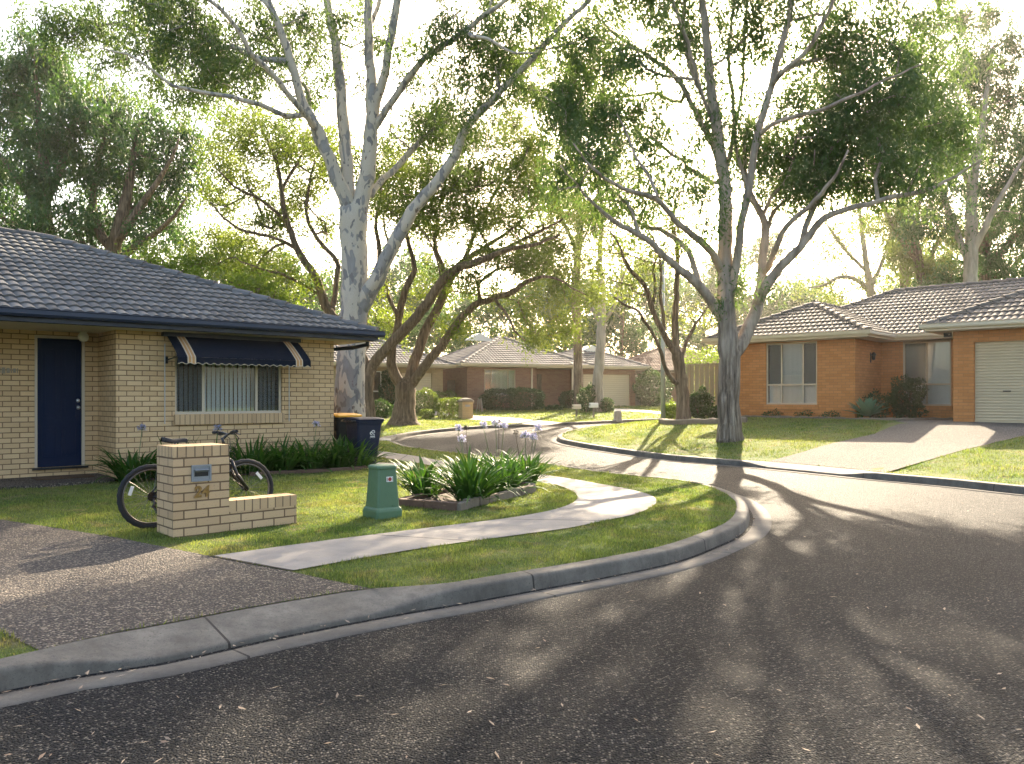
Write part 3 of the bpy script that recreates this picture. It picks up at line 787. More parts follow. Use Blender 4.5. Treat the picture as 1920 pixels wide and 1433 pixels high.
b = MB(); b.tube([(.42, -.3, 2.42), (.42, -.3, 2.34), (.40, .2, 2.30), (-.08, .35, 2.25), (-.125, .35, 2.1), (-.125, .35, .0)], .04, 10); b.build('downpipe', M['navy'], hl, smooth=True)
# porch slab and doormat
pp = [(-14, -.15), (-6.6, -.35), (-4.9, -.35), (-4.3, -.25), (-4.2, 0), (-4.2, 1.1), (-14, 1.1)]
b = MB(); b.prism(pp, -.3, -.055, Matrix.Translation((LH[0], LH[1], LHZ)) @ Matrix.Rotation(LHA, 4, 'Z'))
tag(b.build('porch_floor', M['aggregate'], None), kind='structure')
dm = MB(); dm.box(-.42, .42, -.24, .24, 0, .018); o = dm.build('doormat', M['mat_coir'], None, bevel=.005)
Lw = Matrix.Translation((LH[0], LH[1], LHZ)) @ Matrix.Rotation(LHA, 4, 'Z')
o.location = Lw @ Vector((-4.85, .62, -.055)); o.rotation_euler = (0, 0, LHA); tag(o, 'thin brown doormat lying below the navy front door', 'doormat')

# ================================================================ orange brick house on the right
hr = thing('brick_house', 'orange brick house with beige roller garage door and brown tiled roof', 'house', (HR[0], HR[1], HRZ), HRA)
b = MB()
wall(b, [(-7, 9.9), (-7, .71), (-2.83, .71), (-2.83, 3), (0, 3), (0, 0), (6.1, 0), (6.1, 3), (8.5, 3), (8.5, 9.9), (-7, 9.9)], -.35, 2.5,
     [(1, 1.35, 3.02, .43, 2.40), (3, .65, 2.03, .40, 2.42), (5, .5, 5.4, -.35, 2.12)], .10)
b.build('wall', M['brick_orange'], hr)
b = MB(); flat(b, [(-7.5, 2.5), (9, 2.5), (9, 10.4), (-7.5, 10.4)], 2.42); flat(b, [(-7.48, .22), (-2.32, .22), (-2.32, 2.6), (-7.48, 2.6)], 2.424); flat(b, [(-.53, -.48), (6.58, -.48), (6.58, 2.6), (-.53, 2.6)], 2.428)
b.build('soffit', M['soffit'], hr)
t = math.tan(R(25)); ze = 2.60
mA = (-3.5, 6.5, ze + 4 * t); mB = (5, 6.5, ze + 4 * t); wA = (-4.9, 2.8, ze + 2.6 * t); wB = (-4.9, 5.1, ze + 2.6 * t); gA = (3.02, 3.07, ze + 3.57 * t); gB = (3.02, 6.07, ze + 3.57 * t)
Z = lambda x, y: (x, y, ze)
planes = [[Z(-7.5, 2.5), Z(9, 2.5), mB, mA], [Z(9, 2.5), Z(9, 10.5), mB], [Z(9, 10.5), Z(-7.5, 10.5), mA, mB], [Z(-7.5, 10.5), Z(-7.5, 2.5), mA],
          [Z(-7.5, .2), Z(-2.3, .2), wA], [Z(-2.3, .2), Z(-2.3, 2.5), wB, wA], [Z(-7.5, 2.5), Z(-7.5, .2), wA, wB],
          [Z(-.55, -.5), Z(6.6, -.5), gA], [Z(6.6, -.5), Z(6.6, 2.5), gB, gA], [Z(-.55, 2.5), Z(-.55, -.5), gA, gB]]
b = MB(); rg = random.Random(8)
for k, p in enumerate(planes): tile_plane(b, p, rng=rg, spw=5 if k in (0, 4, 5, 7, 9) else 3)
rf = b.build('roof', M['tile_brown'], hr)
b = MB()
for a, c in ((Z(-7.5, .2), wA), (Z(-2.3, .2), wA), (wA, wB), (wB, mA), (mA, mB), (Z(9, 2.5), mB), (Z(9, 10.5), mB), (Z(-7.5, 10.5), mA), (Z(-.55, -.5), gA), (Z(6.6, -.5), gA), (gA, gB)): ridge_caps(b, a, c, .13, .38)
b.build('ridge_cap', M['tile_brown'], rf)
b = MB(); edge_run(b, [(-7.5, 10.5), (-7.5, .2), (-2.3, .2), (-2.3, 2.5), (-.55, 2.5), (-.55, -.5), (6.6, -.5), (6.6, 2.5), (9, 2.5), (9, 10.5)], FASCIA(ze), False); b.build('gutter', M['cream'], hr)
f1 = Fr((-7, .71), (-2.83, .71)); window(hr, f1, 1.35, 3.02, .43, 2.40, [1.86, 2.56], 1.06, 'beige_alu', .04, .05, dark=(3, 5))
f2 = Fr((-2.83, 3), (0, 3)); window(hr, f2, .65, 2.03, .40, 2.40, [1.33], 1.06, 'beige_alu', .04, .05, dark=(2,))
for f, a, c in ((f1, 1.30, 3.07), (f2, .60, 2.08)):
    b = MB(); b.box(a, c, -.045, .05, .27, .425 if f is f1 else .395, f.M); b.build('window_sill', M['brick_orange'], hr, bevel=.006)
f3 = Fr((0, 0), (6.1, 0)); gd = roller(hr, f3, .5, 5.4, -.01, 2.12, M['roller'])
b = MB(); b.box(1.15, 1.33, .07, .09, .80, .83, f3.M); b.build('handle', M['black'], gd)
f4 = Fr((-2.83, .71), (-2.83, 3)); b = MB()
Mx = f4.M @ Matrix.Translation((1.3, -.10, 1.93)); b.lathe([(0, .14), (.03, .12), (.075, .06), (.08, .04), (.055, .03), (.045, -.10), (0, -.12)], n=10, M=Mx); b.box(1.28, 1.32, -.1, -.001, 1.97, 2.01, f4.M); b.box(1.27, 1.33, -.02, -.001, 1.74, 2.05, f4.M); b.build('wall_lamp', M['black'], hr, smooth=False)
b = MB(); b.box(-.20, -.02, -.12, .0, 2.28, 2.40, f3.M); b.rod(f3.M @ Vector((-.11, -.12, 2.34)), f3.M @ Vector((-.11, -.19, 2.33)), .045, 12); b.build('security_light', M['black'], hr, bevel=.006)
b = MB(); b.rod(f3.M @ Vector((-.07, 2.8, 2.4)), f3.M @ Vector((-.07, 2.8, -.05)), .04, 8); b.build('downpipe', M['cream'], hr)

# ================================================================ houses across the side street
def far_house(name, label, loc, rz, outline, ops, roofs, brick, tile, soff, ze=2.6, tt=.44, trim='cream', back=None):
    h = thing(name, label, 'house', loc, rz); b = MB(); wall(b, outline, -.6, 2.45, ops, .1); b.build('wall', M[brick], h)
    b = MB()
    for k, (x0, x1, y0, y1) in enumerate(roofs): flat(b, [(x0 + .02, y0 + .02), (x1 - .02, y0 + .02), (x1 - .02, y1 - .02), (x0 + .02, y1 - .02)], 2.41 + .004 * k)
    b.build('soffit', M['soffit'], h)
    b = MB(); cb = MB(); gb = MB(); rg = random.Random(len(label))
    for rc in roofs:
        pl, hips = hip_polys(*rc, ze, tt)
        for k, p in enumerate(pl): tile_plane(b, p, rng=rg, spw=4 if k in (0, 3, 1) else 3, wave=.2, amp=.028, course=.34)
        for a, c in hips: ridge_caps(cb, a, c, .14, .5)
        x0, x1, y0, y1 = rc; edge_run(gb, [(x0, y0), (x1, y0), (x1, y1), (x0, y1)], FASCIA(ze), True)
    r = b.build('roof', M[tile], h); cb.build('ridge_cap', M[tile], r); gb.build('gutter', M[trim], h)
    return h
zm = .80
hm = far_house('brick_house', 'red brick house across the side street behind a long dark hedge', (-2.53, 45.0, zm), R(25),
    [(0, 8), (0, 0), (4.4, 0), (4.4, 1.2), (7.3, 1.2), (7.3, 0), (11.3, 0), (11.3, 8), (0, 8)],
    [(1, 1.05, 3.02, .75, 2.3), (3, .1, .95, 0, 2.1), (5, .25, 3.6, -.6, 2.1)], [(-.5, 8, -.5, 8.5), (6.4, 11.9, -.504, 7.0)], 'brick_red', 'tile_far', 2.4)
f = Fr((0, 0), (4.4, 0)); window(hm, f, 1.05, 3.02, .75, 2.3, [1.5, 2.55], None, 'beige_alu', .03, .06, detail=False)
f = Fr((7.3, 0), (11.3, 0)); roller(hm, f, .25, 3.6, -.02, 2.1, M['roller_cream'], pitch=.12)
b = MB(); f = Fr((4.4, 1.2), (7.3, 1.2)); b.box(.1, .95, .03, .08, 0, 2.1, f.M); d_ = b.build('door', M['bark_dark'], hm); b = MB(); b.box(.84, .9, .0, .03, .95, 1.05, f.M); b.build('handle', M['steel'], d_)
for (x, y) in ((4.05, -.06), (6.55, -.46)):
    b = MB(); b.box(x - .04, x + .04, y - .04, y + .04, -.5, 2.41); b.build('porch_post', M['cream'], hm)
# small louvred gable vents (white triangles) near the ridge ends
for (x, y) in ((2.05, 3.05), (9.15, 1.6)):
    b = MB(); zz = 2.6 + (y + .5) * .44
    b.face([(x - 1.0, y, zz - .02), (x + 1.0, y, zz - .02), (x, y, zz + .46)]); b.face([(x + 1.0, y, zz - .02), (x, y + 1.1, zz + .45), (x, y, zz + .46)]); b.face([(x - 1.0, y, zz - .02), (x, y, zz + .46), (x, y + 1.1, zz + .45)])
    b.build('gable_vent', M['white'], hm)
hf = far_house('brick_house', 'tan brick house with cream garage door behind the jacaranda trunks', (-3.9, 45.0, .72), R(30),
    [(-11, 7), (-11, 0), (0, 0), (0, 7), (-11, 7)], [(1, 8.5, 10.33, -.6, 2.12), (1, 6.3, 7.35, .5, 2.2)], [(-11.5, .55, -.5, 7.5)], 'brick_tan', 'tile_far', 2.4)
f = Fr((-11, 0), (0, 0)); roller(hf, f, 8.5, 10.33, -.02, 2.12, M['roller_cream'], pitch=.12); window(hf, f, 6.3, 7.35, .5, 2.2, [6.8], 1.1, 'white', .03, .06, detail=False, blind='blind_dark')
ho = far_house('brick_house', 'low brown house with red-brown tiled roof beyond the timber fence', (8.0, 60.5, .95), R(4),
    [(0, 8), (0, 0), (10, 0), (10, 8), (0, 8)], [(1, 1.5, 3.2, .8, 2.1), (1, 5.5, 7.0, .8, 2.1)], [(-.6, 10.6, -.6, 8.6)], 'brick_dark', 'tile_red', 2.4, 2.6, .40, 'bark_dark')
f = Fr((0, 0), (10, 0)); window(ho, f, 1.5, 3.2, .8, 2.1, [2.3], None, 'white', .03, .06, detail=False, blind='blind_dark'); window(ho, f, 5.5, 7.0, .8, 2.1, [6.2], None, 'white', .03, .06, detail=False, blind='blind_dark')

# ================================================================ brick letterbox with wing wall
lb = thing('brick_letterbox', 'cream brick letterbox pillar numbered 24 with a low wing wall', 'letterbox', (-3.33, 7.83, float(zL(0, 8))), R(43))
PW, PD, PH = .565, .45, .90
b = MB(); wall(b, [(0, PD), (0, 0), (PW, 0), (PW, PD), (0, PD)], -.15, PH - .115, u0=.06); b.build('pillar', M['brick_post'], lb)
b = MB(); wall(b, [(0, PD), (0, 0), (PW, 0), (PW, PD), (0, PD)], PH - .112, PH - .004, u0=.03); cs = M['brick_cream_side']
b.uv = [(u_, v_ - PH + .18) for u_, v_ in b.uv]
i = len(b.v); b.face([(0, 0, PH - .004), (PW, 0, PH - .004), (PW, PD, PH - .004), (0, PD, PH - .004)], [(.03, .1), (.03 + PW, .1), (.03 + PW, .1 + PD), (.03, .1 + PD)])
b.build('capping', cs, lb)
WL = .76; WDp = .23; WH = .315
b = MB(); wall(b, [(PW + .002, 0.002), (PW + WL, 0.002), (PW + WL, WDp), (PW + .002, WDp)], -.15, WH - .115, u0=.12); b.build('wing_wall', M['brick_post'], lb)
b = MB(); wall(b, [(PW + .002, 0.002), (PW + WL, 0.002), (PW + WL, WDp), (PW + .002, WDp)], WH - .115, WH, u0=.01); b.uv = [(u_, v_ - WH + .18) for u_, v_ in b.uv]
b.face([(PW + .002, .002, WH), (PW + WL, .002, WH), (PW + WL, WDp, WH), (PW + .002, WDp, WH)], [(.01, .1), (.01 + WL, .1), (.01 + WL, .3), (.01, .3)])
b.build('wing_capping', cs, lb)
zs0, zs1 = .54, .705; b = MB(); x0, x1 = .175, .375
for a, c, e, f in ((x0, x1, zs0, zs0 + .018), (x0, x1, zs1 - .018, zs1), (x0, x0 + .018, zs0 + .018, zs1 - .018), (x1 - .018, x1, zs0 + .018, zs1 - .018)): b.box(a, c, -.014, -.001, e, f)
b.box(x0 + .018, x1 - .018, -.006, -.001, zs0 + .018, zs1 - .018)
pt = b.build('letter_plate', M['lbox'], lb, bevel=.002)
b = MB(); b.face([(x0 + .03, -.008, zs0 + .092), (x1 - .03, -.008, zs0 + .092), (x1 - .03, -.034, zs0 + .112), (x0 + .03, -.034, zs0 + .112)]); b.box(x0 + .03, x1 - .03, -.012, -.007, zs0 + .112, zs0 + .12)
b.face([(x0 + .03, -.034, zs0 + .112), (x1 - .03, -.034, zs0 + .112), (x1 - .03, -.008, zs0 + .122), (x0 + .03, -.008, zs0 + .122)]); b.build('flap', M['lbox'], pt)
b = MB(); b.box(x0 + .03, x1 - .03, -.0075, -.0062, zs0 + .05, zs0 + .092); b.build('slot', M['black'], pt)
def text_mesh(txt, size, depth):
    cu = bpy.data.curves.new('lettering', 'FONT'); cu.body = txt; cu.size = size; cu.extrude = depth; cu.align_x = 'CENTER'; cu.shear = .12; cu.offset = .0045
    o = bpy.data.objects.new('lettering', cu); COL.objects.link(o); bpy.context.view_layer.update()
    me = bpy.data.meshes.new_from_object(o.evaluated_get(bpy.context.evaluated_depsgraph_get())); bpy.data.objects.remove(o); bpy.data.curves.remove(cu); return me
me = text_mesh('24', .155, .006); me.name = 'house_number'; me.materials.clear(); me.materials.append(M['brass'])
o = link('house_number', me, lb); o.location = (.275, -.007, .385); o.rotation_euler = (R(90), 0, 0)

# ================================================================ bicycle leaning behind the letterbox
bz = float(zL(0, 8.4)); bike = thing('bicycle', 'black mountain bike standing behind the brick letterbox', 'bicycle', (-3.80, 8.40, bz), R(43))
bike.rotation_euler = (R(-3), 0, R(43))
WR = .338; wb_ = 1.04
def wheel(cx):
    tb = MB(); nn = 56; pts = []
    for k in range(nn):
        th = 2 * math.pi * k / nn; kn = .006 if k % 2 else 0
        for j in range(10):
            ph = 2 * math.pi * j / 10; rr = WR - .025 + .025 * math.cos(ph) + (kn if abs(ph) < .7 or ph > 5.6 else 0); pts.append((cx + rr * math.cos(th), .025 * math.sin(ph), WR + rr * math.sin(th)))
    tb.grid(pts + pts[:10], 10, nn + 1, closed=True)
    w_ = tb.build('wheel', M['rubber'], bike, smooth=True)
    rb = MB(); pts = []
    for k in range(nn + 1):
        th = 2 * math.pi * k / nn
        for (r0, y) in ((WR - .048, .012), (WR - .062, .011), (WR - .066, 0), (WR - .062, -.011), (WR - .048, -.012)): pts.append((cx + r0 * math.cos(th), y, WR + r0 * math.sin(th)))
    rb.grid(pts, 5, nn + 1, closed=True); rb.build('rim', M['alu'], w_, smooth=True)
    sp = MB()
    for k in range(28):
        th = 2 * math.pi * k / 28; t2 = th + (.5 if k % 4 < 2 else -.5); sy = .025 * (1 if k % 2 else -1)
        sp.tube([(cx + .022 * math.cos(t2), sy, WR + .022 * math.sin(t2)), (cx + (WR - .06) * math.cos(th), 0, WR + (WR - .06) * math.sin(th))], .0016, 4)
    sp.build('spokes', M['alu'], w_)
    hb = MB(); hb.tube([(cx, -.06, WR), (cx, -.03, WR), (cx, -.028, WR), (cx, .028, WR), (cx, .03, WR), (cx, .06, WR)], [.008, .01, .026, .026, .01, .008], 12); hb.build('hub', M['black'], w_)
    rl = MB(); th = R(160 if cx < .5 else 40); c0 = Vector((cx + .215 * math.cos(th), -.006, WR + .215 * math.sin(th))); Mr = Matrix.Translation(c0) @ Matrix.Rotation(-th + R(90), 4, 'Y'); rl.prism([(-.05, -.0), (-.045, -.006), (.045, -.006), (.05, 0), (.045, .006), (-.045, .006)], -.016, .016, Mr); rl.build('reflector', M['white'], w_)
    return w_
wr_ = wheel(0.0); wheel(wb_)
BBx, BBz = .435, .29; ST = (.285, .72); HT = (.80, .84); HBm = (.845, .70)
b = MB(); r_t = .017
b.rod((BBx, 0, BBz), (*ST[:1], 0, ST[1]), r_t); b.rod((BBx, 0, BBz), (HBm[0] - .01, 0, HBm[1] + .03), .022); b.rod((ST[0] + .01, 0, ST[1] - .05), (HT[0] + .01, 0, HT[1] - .03), .019); b.rod((HBm[0], 0, HBm[1]), (HT[0], 0, HT[1]), .024)
for y in (-.05, .05):
    b.tube([(BBx, y * .5, BBz), (.2, y, .31), (0, y * 1.2, WR)], .011); b.tube([(ST[0] + .01, y * .4, ST[1] - .04), (.17, y, .55), (0, y * 1.2, WR)], .009)
b.build('frame', M['black'], bike, smooth=True)
b = MB(); b.rod((HBm[0], 0, HBm[1]), (HBm[0] + .02, 0, HBm[1] - .05), .022)
for y in (-.055, .055): b.tube([(HBm[0] + .02, y, HBm[1] - .04), (HBm[0] + .075, y, HBm[1] - .19), (HBm[0] + .08, y, HBm[1] - .20), (wb_, y, WR)], [.017, .017, .022, .018], 10)
b.tube([(HBm[0] + .02, -.055, HBm[1] - .04), (HBm[0] + .025, 0, HBm[1] - .03), (HBm[0] + .02, .055, HBm[1] - .04)], .02)
b.build('fork', M['black'], bike, smooth=True)
b = MB(); b.rod((ST[0], 0, ST[1]), (.258, 0, .90), .0135); b.build('seat_post', M['alu'], bike)
b = MB(); pts = []
for x, wv, z in ((-.135, .03, .955), (-.12, .068, .962), (-.07, .078, .950), (-.01, .058, .938), (.05, .032, .940), (.11, .022, .944), (.14, .012, .936)):
    for j in range(9):
        a = math.pi * j / 8; pts.append((.25 + x, wv * math.cos(a), z - .036 + .036 * math.sin(a) ** .6 + (0 if j not in (0, 8) else -.012)))
b.grid(pts, 9, 7); b.rod((.16, .02, .905), (.36, .015, .915), .005); b.rod((.16, -.02, .905), (.36, -.015, .915), .005); b.build('saddle', M['rubber'], bike, smooth=True)
b = MB(); sx, sz = HT[0] - .01, HT[1] + .03
b.rod((HT[0], 0, HT[1]), (sx - .01, 0, sz + .06), .018); b.rod((sx - .01, 0, sz + .04), (sx + .06, 0, sz + .10), .016)
b.tube([(sx + .02, -.30, sz + .125), (sx + .045, -.12, sz + .12), (sx + .06, -.04, sz + .10), (sx + .06, .04, sz + .10), (sx + .045, .12, sz + .12), (sx + .02, .30, sz + .125)], .0125, 10)
hbar = b.build('handlebar', M['black'], bike, smooth=True)
for y in (-1, 1):
    b = MB(); b.tube([(sx + .028, y * .21, sz + .124), (sx + .02, y * .32, sz + .125)], .0175, 10); b.build('grip', M['rubber'], hbar)
    b = MB(); b.tube([(sx + .05, y * .17, sz + .115), (sx + .085, y * .19, sz + .10), (sx + .08, y * .28, sz + .09)], .006, 6); b.box(sx + .02, sx + .06, y * .17 - .02, y * .17 + .02, sz + .09, sz + .13); b.build('brake_lever', M['black'], hbar)
b = MB()
for y0, tgt in ((-.17, (HBm[0] + .06, -.03, HBm[1] - .1)), (.17, (.62, 0, .74)), (-.15, (.6, .02, .78))): b.tube([(sx + .06, y0, sz + .11), (sx + .13, y0 * .7, sz + .05), (sx + .1, y0 * .3, sz - .1), tgt], .0035, 5)
b.build('cable', M['black'], hbar)
b = MB()
cr = [(BBx + .088 * math.cos(2 * math.pi * k / 36) * (1 + .03 * (k % 2)), BBz + .088 * math.sin(2 * math.pi * k / 36) * (1 + .03 * (k % 2))) for k in range(36)]
b.prism(cr, .050, .054, Matrix(((1, 0, 0, 0), (0, 0, -1, 0), (0, 1, 0, 0), (0, 0, 0, 1)))); b.rod((BBx, -.07, BBz), (BBx, .07, BBz), .02)
b.rod((BBx, -.068, BBz), (BBx + .11, -.072, BBz - .13), .010); b.rod((BBx, .068, BBz), (BBx - .11, .072, BBz + .13), .010)
ck = b.build('crank', M['black'], bike)
for s in (-1, 1):
    b = MB(); c0 = (BBx - s * .11, s * .115, BBz + s * .13); b.box(c0[0] - .045, c0[0] + .045, c0[1] - .04, c0[1] + .04, c0[2] - .012, c0[2] + .012); b.build('pedal', M['rubber'], ck, bevel=.004)
b = MB(); cs_ = [(.048 * math.cos(2 * math.pi * k / 30) * (1 + .08 * (k % 2)), WR + .048 * math.sin(2 * math.pi * k / 30) * (1 + .08 * (k % 2))) for k in range(30)]
Mz = Matrix(((1, 0, 0, 0), (0, 0, -1, 0), (0, 1, 0, 0), (0, 0, 0, 1)))
for k, sc in enumerate((1.0, .8, .6)): b.prism([(x * sc, WR + (z - WR) * sc) for x, z in cs_], .034 + k * .008, .037 + k * .008, Mz)
b.build('cassette', M['black'], wr_)
b = MB(); b.tube([(0, -.055, WR - .02), (.02, -.06, WR - .07), (.0, -.058, WR - .10), (.045, -.055, WR - .16), (.03, -.055, WR - .175)], [.012, .016, .02, .012, .02], 8); b.build('derailleur', M['black'], bike, smooth=True)
b = MB(); b.rod((BBx, -.051, BBz + .088), (0, -.045, WR + .045), .005, 5); b.tube([(BBx, -.051, BBz - .088), (.04, -.052, WR - .165), (.02, -.05, WR - .08)], .005, 5); b.build('chain', M['black'], bike)

# ================================================================ wheelie bins
def bin_(label, loc, rz, body, lid, mark):
    t = thing('wheelie_bin', label, 'bin', loc, rz, 'wheelie bins beside the cream brick house'); b = MB()
    rows = []
    for z, x0, x1, yy in ((.05, -.20, .22, .20), (.30, -.235, .255, .225), (.88, -.265, .315, .275), (.93, -.27, .33, .285), (.93, -.29, .35, .30), (.97, -.29, .35, .30)):
        c = .035
        rows += [(x0 + c, -yy, z), (x1 - c, -yy, z), (x1, -yy + c, z), (x1, yy - c, z), (x1 - c, yy, z), (x0 + c, yy, z), (x0, yy - c, z), (x0, -yy + c, z)]
    b.grid(rows, 8, 6, closed=True); b.face(rows[:8][::-1]); b.face(rows[-8:])
    b.box(-.25, -.16, -.17, .17, .06, .16)
    bd = b.build('body', M[body], t, bevel=.008)
    b = MB(); rows = []
    for z, g in ((.972, .012), (1.005, .02), (1.03, -.02), (1.05, -.10)):
        x0, x1, yy = -.30 - g * .3, .36 + g, .30 + g; c = .05
        rows += [(x0 + c, -yy, z), (x1 - c, -yy, z), (x1, -yy + c, z), (x1, yy - c, z), (x1 - c, yy, z), (x0 + c, yy, z), (x0, yy - c, z), (x0, -yy + c, z)]
    b.grid(rows, 8, 4, closed=True); b.face(rows[:8][::-1]); b.face(rows[-8:]); ld = b.build('lid', M[lid], t, bevel=.006)
    b = MB(); b.tube([(-.30, -.25, .985), (-.37, -.25, .97), (-.37, .25, .97), (-.30, .25, .985)], .014, 8)
    for y in (-.2, -.07, .07, .2): b.box(-.37, -.29, y - .018, y + .018, .955, 1.0)
    b.build('handle', M['black'], t)
    for s in (-1, 1):
        b = MB(); Mw = Matrix.Translation((-.235, s * .235, .10)) @ Matrix.Rotation(R(90 * s), 4, 'X'); b.lathe([(0, -.03), (.06, -.03), (.095, -.026), (.10, -.01), (.10, .016), (.092, .024), (.065, .02), (.06, .01), (.02, .012), (.018, .03), (0, .03)], n=22, M=Mw); b.build('wheel', M['rubber'], t, smooth=False)
    if mark:
        b = MB(); sl = (.315 * 0 + .275 - .225) / .58
        def F(x, z): return Vector((x, -(.225 + (z - .30) * sl) - .004, z))
        def arc(cx, cz, r, a0, a1, wv):
            n = 12
            for k in range(n):
                p = [a0 + (a1 - a0) * (k + i) / n for i in (0, 1)]
                b.face([F(cx + (r + d) * math.cos(R(q)), cz + (r + d) * math.sin(R(q))) for q, d in ((p[0], -wv), (p[1], -wv), (p[1], wv), (p[0], wv))])
        arc(.10, .74, .035, -40, 200, .007); arc(.055, .715, .028, 100, 330, .006)
        for (x0, z0, x1, z1, wv) in ((.03, .69, .06, .76, .007), (.025, .725, .085, .73, .006), (.10, .705, .135, .675, .007), (.075, .70, .11, .745, .006)):
            d = Vector((-(z1 - z0), x1 - x0)).normalized() * wv; b.face([F(x0 - d.x, z0 - d.y), F(x1 - d.x, z1 - d.y), F(x1 + d.x, z1 + d.y), F(x0 + d.x, z0 + d.y)])
        rr = random.Random(2); x = .035
        for k in range(6): b.face([F(x, .635), F(x + .014, .635), F(x + .014, .662), F(x, .662)]); x += .0185
        x = .025
        for k in range(11): b.face([F(x, .617), F(x + .008, .617), F(x + .008, .626), F(x, .626)]); x += .0115
        b.build('emblem', M['white'], bd)
    return t
zb_ = float(zL(0, 16.3))
bin_('navy blue wheelie bin with white emblem, in front of the yellow-lidded one', (-2.98, 15.9, zb_), R(40), 'bin_blue', 'bin_blue', True).scale = (.94, .94, .94)
bin_('dark wheelie bin with yellow lid behind the navy blue one', (-3.62, 16.75, zb_), R(48), 'bin_dark', 'bin_yellow', False)
b = MB(); b.prism([(-.75, -.6), (1.1, -.55), (1.0, .6), (-1.4, 1.5), (-1.6, .6)], 0, .03, Matrix.Translation((-3.3, 16.0, zb_ - .02))); tag(b.build('bin_pad', M['drive_conc'], None), kind='structure')

# ================================================================ green utility pillar
ut = thing('utility_pillar', 'green plastic utility pillar with small warning sticker on the lawn', 'utility pillar', (-1.50, 9.22, float(zL(0, 9.2)) - .01), R(40))
def oct_(h, c): return [(-h + c, -h), (h - c, -h), (h, -h + c), (h, h - c), (h - c, h), (-h + c, h), (-h, h - c), (-h, -h + c)]
def loft(b, secs, c=.02):
    rows = []
    for h, z in secs: rows += [(x, y, z) for x, y in oct_(h, min(c, h * .5))]
    b.grid(rows, 8, len(secs), closed=True); b.face(rows[-8:]); b.face(rows[:8][::-1])
b = MB(); loft(b, [(.172, -.05), (.172, .09), (.165, .115), (.15, .135)]); 
b.build('base', M['util'], ut, bevel=.006)
b = MB(); loft(b, [(.148, .13), (.122, .55), (.121, .567)]); b.box(.045, .07, -.152, -.14, .14, .16)
bd = b.build('body', M['util'], ut, bevel=.006)
b = MB(); loft(b, [(.126, .568), (.132, .58), (.130, .602), (.115, .614), (.06, .620)], .03); b.build('cap', M['util'], ut, bevel=.004)
b = MB(); yf = lambda z: -(.148 - (z - .13) * .0619) - .003
def Q(b, x0, x1, z0, z1, e=0.0): b.face([(x0, yf(z0) - e, z0), (x1, yf(z0) - e, z0), (x1, yf(z1) - e, z1), (x0, yf(z1) - e, z1)])
Q(b, -.025, .062, .425, .485); st = b.build('warning_sticker', M['white'], bd)
b = MB(); n = 16; cx_, cz_ = .02, .455; b.face([(cx_ + .023 * math.cos(2 * math.pi * k / n), yf(.455) - .002, cz_ + .023 * math.sin(2 * math.pi * k / n)) for k in range(n)]); b.build('warning_symbol', M['red'], st)
b = MB(); Q(b, .015, .026, .443, .47, .004)
for x in (-.018, -.010, .05): Q(b, x, x + .004, .433, .476, .003)
b.build('warning_text', M['black'], st)
# ================================================================ trees
def leaves_mesh(name, C, D, Ln, Wd, mat, parent, rng, bend=0.0, rn=None):
    """one small rhombus per leaf"""
    n = len(C); D = D / (np.linalg.norm(D, axis=1)[:, None] + 1e-9)
    rv = rng.normal(size=(n, 3)); sd_ = np.cross(D, rv); sd_ /= (np.linalg.norm(sd_, axis=1)[:, None] + 1e-9)
    mid = C + D * (Ln * .45)[:, None]; hw = (Wd * .5)[:, None]
    V = np.empty((n, 4, 3)); V[:, 0] = C; V[:, 1] = mid + sd_ * hw; V[:, 2] = C + D * Ln[:, None]; V[:, 3] = mid - sd_ * hw
    F = np.arange(4 * n).reshape(n, 4)
    return npmesh(name, V.reshape(-1, 3), F, mat, parent, rn if rn is not None else rng.random(n))

